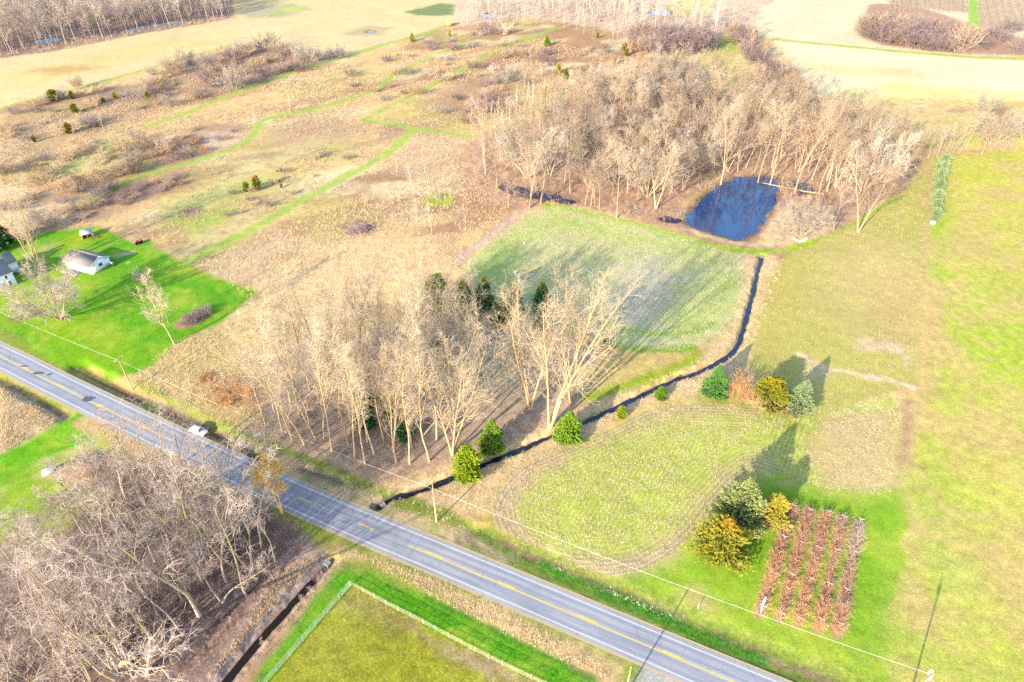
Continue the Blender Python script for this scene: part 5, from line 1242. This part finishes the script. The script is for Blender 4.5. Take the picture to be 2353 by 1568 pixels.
for i in range(26): m.tube([(rng.normal() * .5, rng.normal() * .4, .08 + .3 * rng.random()), (rng.normal() * .9, rng.normal() * .6, .1 + .4 * rng.random())], .045, 5)
o = m.build('scrap_wood_pile', plain('old_brown_wood', (.2, .12, .09), .9, .1, .3, 3), None, (x0, y0, z0)); tag(o, 'heap of scrap wood lying right beside the lean-to', 'wood pile')
# rusty drums
RUST = plain('rusty_steel', (.20, .075, .06), .9, .15, .3, 2.5)
for i, (px, py) in enumerate(((316, 562), (325, 559))):
    x, y, z = at(px, py)
    m = MB(); a = R(-60); dx, dy = math.cos(a), math.sin(a)
    m.tube([(-.62 * dx, -.62 * dy, .62), (-.3 * dx, -.3 * dy, .62), (.3 * dx, .3 * dy, .62), (.62 * dx, .62 * dy, .62)], [.6, .62, .62, .6], 20, cap=False)
    m.tube([(.62 * dx, .62 * dy, .62), (-.55 * dx, -.55 * dy, .62)], [.585, .55], 20, cap=False)
    o = m.build('rusty_drum', RUST, None, (x, y, z - .02)); tag(o, ('rust-brown open drum lying on the lawn edge, nearer the garage of the two' if i == 0 else 'rust-brown open drum on the lawn edge, farther from the garage of the two'), 'drum')
    m2 = MB(); m2.tube([(-.5 * dx, -.5 * dy, .62), (-.46 * dx, -.46 * dy, .62)], .56, 18); m2.build('drum_bottom', DARKM, o)

# round straw bale, pale hut
x, y, z = at(1031, 60)
m = MB(); m.tube([(-1.0, 0, 1.0), (-.9, 0, 1.0), (.9, 0, 1.0), (1.0, 0, 1.0)], [1.0, 1.12, 1.12, 1.0], 22); o = m.build('straw_bale', plain('straw', (.55, .33, .12), .95, .05, .25, 4), None, (x, y, z), R(20)); tag(o, 'orange round straw bale at the top end of the mown path', 'bale'); o.scale = (1.6, 1.6, 1.6)
x, y, z = at(2188, 112)
hut = empty('field_hut', (x, y, z), R(-8), 1, 'low pale hut tucked into the island thicket', 'hut')
gable_walls(6, 4, 2.4, 3.1).build('wall', PALEW, hut); gable_roof(6, 4, 2.4, 3.1, .3).build('roof', ROOF_B, hut)
m = MB(); m.box((4, -.04, 1.0), (1.4, .08, 2.0)); m.build('door', WOOD_M, hut)

# ------------------------------------------------------------------ car on the verge
def car():
    a, b = np.array(g(433, 988)), np.array(g(470, 1003)); c = (a + b) / 2; c = c + np.array([.3, .5])
    o = empty('parked_car', (c[0], c[1], gz(*c) + .02), RANG + math.pi, 1, 'white hatchback parked on the road verge behind bare branches', 'car')
    body = MB(); prof = [(-2.05, .35), (-2.12, .62), (-2.0, .86), (-1.0, .98), (1.62, 1.0), (2.02, .94), (2.08, .55), (2.0, .32)]
    W = .84
    body.prism(prof, (0, -W, 0), (1, 0, 0), (0, 0, 1), (0, 2 * W, 0))
    paint = NT('white_car_paint').out((.74, .75, .78, 1), .25, .5); bo = body.build('body', paint, o)
    cab = MB(); lo = [(-1.15, .96), (1.78, .98)]; hi = [(-.45, 1.46), (1.45, 1.46)]
    V = [(-1.15, -W + .02, .97), (1.85, -W + .02, .99), (1.85, W - .02, .99), (-1.15, W - .02, .97), (-.42, -.62, 1.46), (1.5, -.62, 1.45), (1.5, .62, 1.45), (-.42, .62, 1.46)]
    cab.add(V, [[3, 2, 1, 0], [4, 5, 6, 7], [0, 1, 5, 4], [1, 2, 6, 5], [2, 3, 7, 6], [3, 0, 4, 7]]); cab.build('cabin', paint, o)
    def quad(p, name):
        p = np.array(p); n = np.cross(p[1] - p[0], p[3] - p[0]); n /= np.linalg.norm(n); m = MB(); m.add(np.vstack([p + n * .012, p - n * .02]), [[0, 1, 2, 3], [7, 6, 5, 4], [0, 4, 5, 1], [1, 5, 6, 2], [2, 6, 7, 3], [3, 7, 4, 0]]); m.build(name, GLASS, o)
    L = lambda A_, B_, t: tuple(np.array(A_) * (1 - t) + np.array(B_) * t)
    def inset(A_, B_, C_, D_, u0, u1, v0, v1): f = lambda u, v: L(L(A_, B_, u), L(D_, C_, u), v); return [f(u0, v0), f(u1, v0), f(u1, v1), f(u0, v1)]
    quad(inset(V[3], V[0], V[4], V[7], .06, .94, .12, .92), 'windscreen'); quad(inset(V[1], V[2], V[6], V[5], .08, .92, .15, .9), 'rear_window')
    for u0, u1 in ((.14, .48), (.52, .88)):
        quad(inset(V[0], V[1], V[5], V[4], u0, u1, .18, .88), 'side_window'); quad(inset(V[2], V[3], V[7], V[6], 1 - u1, 1 - u0, .18, .88), 'side_window')
    tyre = plain('tyre_rubber', (.03, .03, .03), .9, .1, .1); rim = plain('alloy', (.5, .5, .52), .3, .5, .05)
    for x in (-1.3, 1.3):
        for s in (-1, 1):
            w = MB(); w.tube([(x, s * .70, .32), (x, s * .74, .32), (x, s * .84, .32), (x, s * .88, .32)], [.29, .33, .33, .29], 18); wo = w.build('wheel', tyre, o)
            r_ = MB(); r_.tube([(x, s * .875, .32), (x, s * .895, .32)], .2, 14); r_.build('rim', rim, wo)
    lamp = plain('lamp_glass', (.6, .62, .66), .2, .5, .05); red = plain('tail_lamp', (.45, .02, .02), .3, .5, .05)
    for s in (-1, 1):
        m = MB(); m.box((-2.06, s * .6, .72), (.12, .34, .16)); m.build('headlight', lamp, o)
        m = MB(); m.box((2.03, s * .66, .82), (.12, .26, .2)); m.build('tail_light', red, o)
        m = MB(); m.box((-.75, s * .93, 1.02), (.14, .16, .12)); m.build('mirror', paint, o)
car()
# white tank on the grass
x, y, z = at(112, 1088)
tk = empty('water_tank', (x, y, z), R(35), 1, 'white low water tank with a rusty lid on the grass west of the road', 'tank')
m = MB(); m.prism([(-1.1, 0), (1.1, 0), (1.15, .25), (1.0, .75), (.7, .95), (-.7, .95), (-1.0, .75), (-1.15, .25)], (0, -.55, .02), (1, 0, 0), (0, 0, 1), (0, 1.1, 0)); m.build('tank_shell', WPLAST, tk)
m = MB(); m.tube([(.15, 0, .93), (.15, 0, 1.05)], .26, 16); m.build('lid', RUST, tk)
# scrap of sheeting
x, y, z = at(592, 1000)
def sheet(name, w, d, amp, m, loc, rz, tilt=0, th=.03):
    n = 12; u, v = np.meshgrid(np.linspace(-.5, .5, n), np.linspace(-.5, .5, n)); Z = amp * (fbm(u * 3 + loc[0], v * 3, 1.3, 5, 3) - .5) * 2
    X = u * w * (1 + .15 * np.sin(v * 5)); Y = v * d * (1 - .2 * u)
    V = np.stack([X.ravel(), Y.ravel(), Z.ravel() + amp + .02], 1); V = V @ np.array(Matrix.Rotation(tilt, 3, 'X')).T
    i = (np.arange(n - 1)[:, None] * n + np.arange(n - 1)[None]).ravel(); Q = np.stack([i, i + 1, i + n + 1, i + n], 1)
    V2 = np.vstack([V, V - [0, 0, th]]); o = bpy.data.objects.new(name, mesh(name, V2, [Q, Q[:, ::-1] + n * n], [m], smooth_shade=True)); COL.objects.link(o); o.location = loc; o.rotation_euler.z = rz; return o
tag(sheet('plastic_sheet', 1.3, .9, .2, plain('pale_blue_plastic', (.45, .52, .68), .5, .3, .1), (x, y, z), .6), 'crumpled pale blue plastic sheet dropped in the dry grass above the ditch', 'plastic sheet')

# ------------------------------------------------------------------ utility line
POLE_W = plain('pole_timber', (.40, .27, .16), .9, .1, .2, 2); WHITEC = plain('pale_metal', (.72, .73, .75), .4, .5, .08)
p1, p2, p3 = np.array([-92.36, 123.82]), np.array([-14.9, 84.41]), np.array([62.2, 49.58])
p0 = p1 - (p2 - p1); 
ld = math.atan2(*(p2 - p1)[::-1])
TOPS = {}
def pole(p, h, label, arm=False, trans=False, attach=None):
    o = empty('utility_pole', (p[0], p[1], gz(*p)), ld, 1, label, 'utility pole', None)
    m = MB(); m.tube([(0, 0, -.3), (0, 0, h * .5), (0, 0, h)], [.17, .145, .115], 10); m.build('post', POLE_W, o)
    if arm:
        m = MB(); m.box((0, 0, h - .35), (.11, 2.4, .13)); m.build('crossarm', POLE_W, o)
        for s in (-1.05, -.4, .4, 1.05):
            m = MB(); m.tube([(0, s, h - .28), (0, s, h - .12), (0, s, h - .05)], [.03, .06, .04], 8); m.build('insulator', WHITEC, o)
    else:
        m = MB(); m.tube([(0, 0, h), (0, 0, h + .12), (0, 0, h + .2)], [.03, .07, .04], 8); m.build('insulator', WHITEC, o)
    if trans:
        for s in (-1, 1):
            m = MB(); m.tube([(0, s * .45, h - 1.7), (0, s * .45, h - 1.6), (0, s * .45, h - .75), (0, s * .45, h - .65)], [.2, .27, .27, .2] if s > 0 else [.13, .18, .18, .12], 14); m.build('transformer', WHITEC, o)
    m = MB(); m.box((0, .15, (attach or h) - .02), (.12, .24, .1)); m.build('cable_bracket', WHITEC, o)
    return (p[0], p[1], gz(*p) + (attach or h))
t0_ = np.array([p0[0], p0[1], 8.8])
t1_ = np.array(pole(p1, 10.1, 'brown timber utility pole with a crossarm at the lower edge of the home lawn', arm=True, attach=8.9))
t2_ = np.array(pole(p2, 12.0, 'slim pale utility pole beside the stream mouth and road', attach=9.6))
t3_ = np.array(pole(p3, 11.0, 'utility pole with white transformer cans at the bottom right corner', trans=True, attach=9.7))
pole(np.array([17.92, 50.9]), 9.0, 'short timber pole at the driveway on the near side of the road', attach=8.6)
for a, b, sag, lb in ((t0_, t1_, .9, 'white cable running over the home lawn to the crossarm pole'), (t1_, t2_, 1.3, 'white cable between the crossarm pole and the slim pale pole'), (t2_, t3_, 1.3, 'white cable crossing the curved field to the transformer pole'), (t3_, t3_ + (t3_ - t2_), 1.0, None)):
    if lb is None: continue
    t = np.linspace(0, 1, 25)[:, None]; P = a + (b - a) * t; P[:, 2] -= (4 * sag * t * (1 - t))[:, 0]
    off = np.array([-math.sin(ld), math.cos(ld), 0]) * .27; P += off
    V, Q = tubes(P[None], np.full((1, 25), .013), 5); o = bpy.data.objects.new('overhead_cable', mesh('overhead_cable', V, [Q], [WHITEC])); COL.objects.link(o); tag(o, lb, 'cable', 'overhead cables')

# ------------------------------------------------------------------ paddock fences
def fence(name, pts, label, post_m, rail_m, gap, rails, hgt, mesh_wire=False, pr=.05, rr_=.022):
    l = resample(np.asarray(pts), gap); o = empty(name, (l[0][0], l[0][1], gz(*l[0])), 0, 1, label, 'fence'); b = np.array([l[0][0], l[0][1], gz(*l[0])])
    zz = np.array([gz(*q) for q in l])
    for q, z in zip(l, zz):
        m = MB(); lx, ly = rng.normal(size=2) * .03
        m.tube([(q[0] - b[0], q[1] - b[1], z - b[2] - .2), (q[0] - b[0] + lx, q[1] - b[1] + ly, z - b[2] + hgt + .1)], pr, 7); m.build('post', post_m, o)
    for h in rails:
        m = MB(); P = np.column_stack([l - b[:2], zz - b[2] + h]); off = .09
        t = np.gradient(l, axis=0); t /= np.linalg.norm(t, axis=1, keepdims=True); P[:, 0] += t[:, 1] * off; P[:, 1] -= t[:, 0] * off
        P[:, 2] += rng.normal(size=len(P)) * .02
        m.tube(P, rr_, 6); m.build('rail', rail_m, o)
    if mesh_wire:
        m = MB()
        for i in range(len(l) - 1):
            for k in range(12):
                q = l[i] + (l[i + 1] - l[i]) * (k + .5) / 12; z = zz[i] - b[2]
                m.tube([(q[0] - b[0], q[1] - b[1], z + .05), (q[0] - b[0], q[1] - b[1], z + hgt)], .006, 3, cap=False)
        m.build('wire_netting', rail_m, o)
    return o
CREAM = plain('cream_rail_paint', (.52, .43, .30), .7, .2, .15, 2)
fence('rail_fence', G([(808, 1345), (882, 1386), (960, 1426), (1014, 1455), (1067, 1483), (1128, 1515), (1184, 1543), (1240, 1569), (1330, 1612), (1420, 1655)]), 'cream painted rail fence along the roadside edge of the paddock', CREAM, CREAM, 2.6, (.4, .85, 1.3), 1.35)
fence('wire_fence', G([(806, 1347), (760, 1400), (710, 1457), (660, 1515), (613, 1570), (560, 1630), (500, 1700)]), 'silver wire netting fence along the ditch side of the paddock', STEEL, STEEL, 3.0, (.1, .55, 1.0, 1.4), 1.45, True, .03, .014)

# ------------------------------------------------------------------ bramble rows with T-posts
M_CANE = tone_mat('bramble_canes', [(.54, .46, .38), (.44, .33, .26), (.42, .23, .14), (.56, .31, .16)])
CANE = tone_mat
ORD = ['first and narrowest row of bare brambles, with the white boat at its near end', 'second row of bare brambles from the orange cedar, paler at the far end', 'middle row of bare brambles, reddest of the five', 'fourth row of bare brambles, dense and red-brown', 'last row of bare brambles on the open pasture side, greyest of the five']
tp_w = plain('post_timber', (.50, .33, .15), .9, .1, .2, 2)
for ri, (a, b) in enumerate(ROWS):
    a, b = np.array(g(*a)), np.array(g(*b)); L = np.linalg.norm(b - a); dr = (b - a) / L; nr = np.array([-dr[1], dr[0]])
    n = int(L * 46); s = L * rng.random(n); dens = fbm(s, s * 0 + ri * 9, .22, 40, 3); keep = rng.random(n) < np.clip(dens * 2.1 - .15, .2, 1); s = s[keep]; n = len(s)
    q = a + dr * s[:, None] + nr * (rng.normal(size=n) * .2)[:, None]
    d = np.column_stack([(nr * (rng.normal(size=n) * .36)[:, None]) + dr * (rng.normal(size=n) * .4)[:, None], np.ones(n)])
    hh = (1.0 + .9 * rng.random(n)) * (.55 + .8 * dens[keep])
    P, Rr = grow(np.column_stack([q, ground_z(q[:, 0], q[:, 1]) - .03]), d, hh * 1.25, np.full(n, .022), 5, .16, -.12, .5)
    V, Q = tubes(P, Rr, 3); tone = np.clip(.25 + .75 * fbm(s, s * 0 + 7 + ri * 3, .09, 44, 3) + .3 * (s / L) - .1 + .12 * rng.normal(size=n) - (.25 if ri == 4 else 0), 0, 1)
    S_, D_, L_, R_ = spawn(P, Rr, 4, .35, 1, 50, 15, lambda t, bb: hh[bb] * .3, .8, .016); P2, R2 = grow(S_, D_, L_, R_, 2, .1, .0, .5); V2, Q2 = tubes(P2, R2, 3)
    ct = np.array([a[0], a[1], 0]); VV = np.vstack([V, V2]) - ct
    o = bpy.data.objects.new('bramble_row', mesh('bramble_row', VV, [np.vstack([Q, Q2 + len(V)])], [M_CANE], {'tone': np.concatenate([np.repeat(tone, 15), np.repeat(np.repeat(tone, 4), 6)])})); COL.objects.link(o); o.location = ct
    tag(o, ORD[ri], 'bramble row', 'bramble rows')
    for i in range(7):
        p = a + dr * (L * (.03 + .94 * i / 6) + rng.normal() * .4) + nr * .1
        t = empty('trellis_post', (p[0], p[1], gz(*p)), math.atan2(nr[1], nr[0]), 1, 'wooden T-post holding the trellis wires in the bramble rows', 'post', 'trellis posts')
        m = MB(); m.tube([(0, 0, -.2), (rng.normal() * .06, rng.normal() * .06, 1.75)], [.065, .055], 7); m.build('post', tp_w, t)
        m = MB(); m.tube([(-.55, 0, 1.84), (0, .02, 1.70), (.55, 0, 1.84)], .026, 6); m.build('crossarm', WHITEC if i % 2 == 0 else tp_w, t)
# boat leaning on the first row
def boat():
    x, y, z = at(1750, 1402)
    n, k = 13, 9; V = []
    for i in range(n):
        t = i / (n - 1) * 2 - 1; w = .44 * (1 - abs(t) ** 2.4) + .012; dpt = .38 * (1 - .25 * abs(t) ** 2); 
        for j in range(k):
            a = math.pi * j / (k - 1); V.append((t * 2.1, -w * math.cos(a), -dpt * math.sin(a) ** .8 + .12 * t * t))
    V = np.array(V); i = (np.arange(n - 1)[:, None] * k + np.arange(k - 1)[None]).ravel(); Q = np.stack([i, i + k, i + k + 1, i + 1], 1)
    inner = V * np.array([.985, .94, .94]) ; inner[:, 2] += .012
    VV = np.vstack([V, inner]); Q = np.vstack([Q, Q[:, ::-1] + n * k])
    o = bpy.data.objects.new('canoe', mesh('canoe', VV, [Q], [plain('white_canoe_hull', (.74, .78, .76), .4, .4, .06)], smooth_shade=True)); COL.objects.link(o)
    for s in (0, k - 1):
        m = MB(); m.tube(V[s::k] + np.array([0, 0, .01]), .035, 6); m.build('gunwale', plain('green_trim', (.06, .30, .22), .5, .3, .1), o)
    m = MB()
    for xx in (-.9, .9): m.box((xx, 0, .0), (.22, .66, .03))
    m.build('seat', WOOD_M, o)
    o.rotation_euler = (R(100), R(-18), math.atan2(g(1760, 1372)[1] - y, g(1760, 1372)[0] - x)); o.location = (x + .3, y + .5, z + .9); o.scale = (.72, 1.0, 1.0)
    tag(o, 'white canoe with green rim tipped up against the near end of the first bramble row', 'canoe')
boat()
x, y, z = at(1604, 1398); m = MB(); m.tube([(0, 0, -.1), (0, 0, 1.1)], [.06, .06], 8); m.tube([(0, 0, 1.1), (0, 0, 1.16)], [.075, .05], 8); o = m.build('marker_post', WPLAST, None, (x, y, z)); tag(o, 'short white marker post in the bare patch by the ditch', 'post')

# ------------------------------------------------------------------ culverts, logs, stones, brush piles
def culvert(px, py, a, label, r=.5):
    x, y = g(px, py); o = empty('culvert_pipe', (x + .5 * math.cos(a), y + .5 * math.sin(a), -.8), a, 1, label, 'culvert')
    m = MB(); m.tube([(-1.0, 0, 0), (0, 0, 0)], r, 18, cap=False); m.tube([(0, 0, 0), (-1.0, 0, 0)], r * .9, 18, cap=False); m.build('pipe', plain('weathered_pipe', (.2, .2, .19), .7, .3, .2, 3), o)
    m = MB(); t = np.linspace(0, 2 * math.pi, 19); m.tube(np.column_stack([t * 0, np.cos(t) * r * .96, np.sin(t) * r * .96]), .07, 6, cap=False); m.build('rim', plain('teal_rim', (.2, .42, .42), .5, .4, .1), o)
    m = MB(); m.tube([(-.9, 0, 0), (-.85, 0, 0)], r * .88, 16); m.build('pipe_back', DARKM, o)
culvert(752, 1291, math.atan2(*(DITCHES[2][0][3] - DITCHES[2][0][0])[::-1]), 'culvert pipe opening into the ditch beside the roadside wood')
culvert(877, 1156, math.atan2(*(STREAM[4] - STREAM[0])[::-1]), 'culvert pipe where the stream passes under the road')
culvert(1753, 586, math.atan2(*(STREAM[-4] - STREAM[-1])[::-1]), 'culvert pipe at the stream head below the pond dam', .4)
def log(a, b, r, label, z=.25, limbs=6):
    A_, B_ = np.array([*g(*a), z]), np.array([*g(*b), z + .25]); m = MB(); t = np.linspace(0, 1, 8)[:, None]; P = A_ + (B_ - A_) * t; P[1:-1] += rng.normal(size=(6, 3)) * .08
    m.tube(P - A_, np.linspace(r, r * .45, 8), 9); o = m.build('fallen_log', B_GROVE, None, A_); tag(o, label, 'log')
    lm = MB()
    for _ in range(limbs):
        s = P[rng.integers(3, 8)] - A_; lm.tube([s, s + rng.normal(size=3) * .7 + [0, 0, .5], s + rng.normal(size=3) * 1.2 + [0, 0, .8]], [.07, .05, .02], 5)
    lm.build('broken_branch', B_GROVE, o)
log((1893, 447), (1752, 421), .3, 'long pale fallen log lying across the pond corner', -.15)
log((389, 1452), (425, 1408), .14, 'thin broken trunk on the wood floor in the roadside wood', .3, 2)
log((210, 1372), (285, 1382), .2, 'grey log fallen among the brush of the roadside wood', .3, 3)
def stone(px, py, s, label, m=None, group=None):
    x, y, z = at(px, py); n = 9; th, ph = np.meshgrid(np.linspace(0, 2 * math.pi, 13)[:-1], np.linspace(.05, math.pi - .05, n)); V = np.stack([np.cos(th) * np.sin(ph), np.sin(th) * np.sin(ph), np.cos(ph) * .7], -1).reshape(-1, 3)
    V *= (.8 + .5 * fbm(V[:, 0] * 2 + px, V[:, 1] * 2 + V[:, 2], 1.0, 3, 3))[:, None] * s
    i = np.arange(n - 1)[:, None] * 12; j = np.arange(12)[None]; Q = np.stack([i + j, i + 12 + j, i + 12 + (j + 1) % 12, i + (j + 1) % 12], -1).reshape(-1, 4)
    o = bpy.data.objects.new('stone', mesh('stone', V, [Q], [m or STONE], smooth_shade=True)); COL.objects.link(o); o.location = (x, y, z + s * .3); tag(o, label, 'stone', group)
STONE = plain('pale_stone', (.60, .56, .52), .9, .1, .15, 3)
for px, py, s in ((1825, 549, .5), (1831, 553, .4), (1846, 553, .6), (1852, 549, .45), (1838, 556, .35)): stone(px, py, s, 'pale stone in the cluster at the foot of the low round tree', None, 'stones under the low tree')
stone(2143, 513, .9, 'single white stone below the last spruce of the file')
stone(1205, 560, .3, 'small pale stone on the upper corner track of the field')
def pile(px, py, rx, ry, h, n, label, m, name='brush_pile', a=0):
    x, y, z = at(px, py); q = rng.normal(size=(n, 2)) * .42; r2 = (q ** 2).sum(1); q = q[r2 < 1]; n = len(q)
    S0 = np.column_stack([q[:, 0] * rx, q[:, 1] * ry, .03 + h * rng.random(n) * (1 - (q ** 2).sum(1))]); D = np.column_stack([rng.normal(size=(n, 2)), .25 * rng.normal(size=n)]); 
    P, Rr = grow(S0 - D / np.linalg.norm(D, axis=1, keepdims=True) * .6, D, np.full(n, 1.6) * (.5 + rng.random(n)), np.full(n, .04), 3, .15, 0, .5); P[:, :, 2] = np.maximum(P[:, :, 2], .02)
    V, Q = tubes(P, Rr, 4); o = bpy.data.objects.new(name, mesh(name, V, [Q], [m])); COL.objects.link(o); o.location = (x, y, z); o.rotation_euler.z = a; tag(o, label, 'brush pile')
pile(826, 530, 4.2, 2.6, 1.6, 700, 'heap of cut brush in the dry meadow above the grove', T_PURP, a=.2)
pile(1010, 452, 3.0, 2.2, .8, 200, 'low tangle of fallen branches on the mossy meadow patch', T_GREY)
pile(200, 1062, 5, 3, .9, 300, 'loose heap of branches at the upper end of the roadside wood', T_LICH)
# ------------------------------------------------------------------ light, sky, camera
world = bpy.data.worlds.new('World'); scene.world = world; world.use_nodes = True
wn = world.node_tree; bg = wn.nodes['Background']
sky = wn.nodes.new('ShaderNodeTexSky'); sky.sky_type = 'NISHITA'; sky.sun_disc = False
sky.sun_elevation = math.radians(SUN_EL); sky.sun_rotation = math.radians(SUN_AZ); sky.altitude = 200; sky.air_density = 1.0; sky.dust_density = 1.2; sky.ozone_density = 1.5
wn.links.new(sky.outputs[0], bg.inputs[0]); bg.inputs[1].default_value = .15
sl_ = bpy.data.lights.new('sun', 'SUN'); sl_.energy = 3.1; sl_.angle = math.radians(.6); sl_.color = (1, .87, .67)
so = bpy.data.objects.new('sun', sl_); COL.objects.link(so)
e = math.radians(SUN_EL); az = math.radians(SUN_AZ)
d = Vector((-math.sin(az) * math.cos(e), -math.cos(az) * math.cos(e), -math.sin(e)))
so.rotation_euler = d.to_track_quat('-Z', 'Y').to_euler(); so.location = (-200, -200, 200)
cam = bpy.data.cameras.new('camera'); co = bpy.data.objects.new('camera', cam); COL.objects.link(co)
cam.sensor_width = 36; cam.lens = 36 * FPX / 2353.0; cam.clip_start = 1; cam.clip_end = 12000
co.location = (0, 0, H); co.rotation_euler = (math.pi / 2 - PITCH, 0, 0)
scene.camera = co
vs = scene.view_settings; vs.view_transform = 'Standard'; vs.look = 'None'; vs.gamma = 1; vs.use_curve_mapping = False
vs.exposure = 2.2
scene.cycles.max_bounces = 5; scene.cycles.diffuse_bounces = 3; scene.cycles.transparent_max_bounces = 4
scene.cycles.use_adaptive_sampling = True; scene.cycles.adaptive_threshold = .02
scene.cycles.use_denoising = False
scene.cycles.use_adaptive_sampling = False
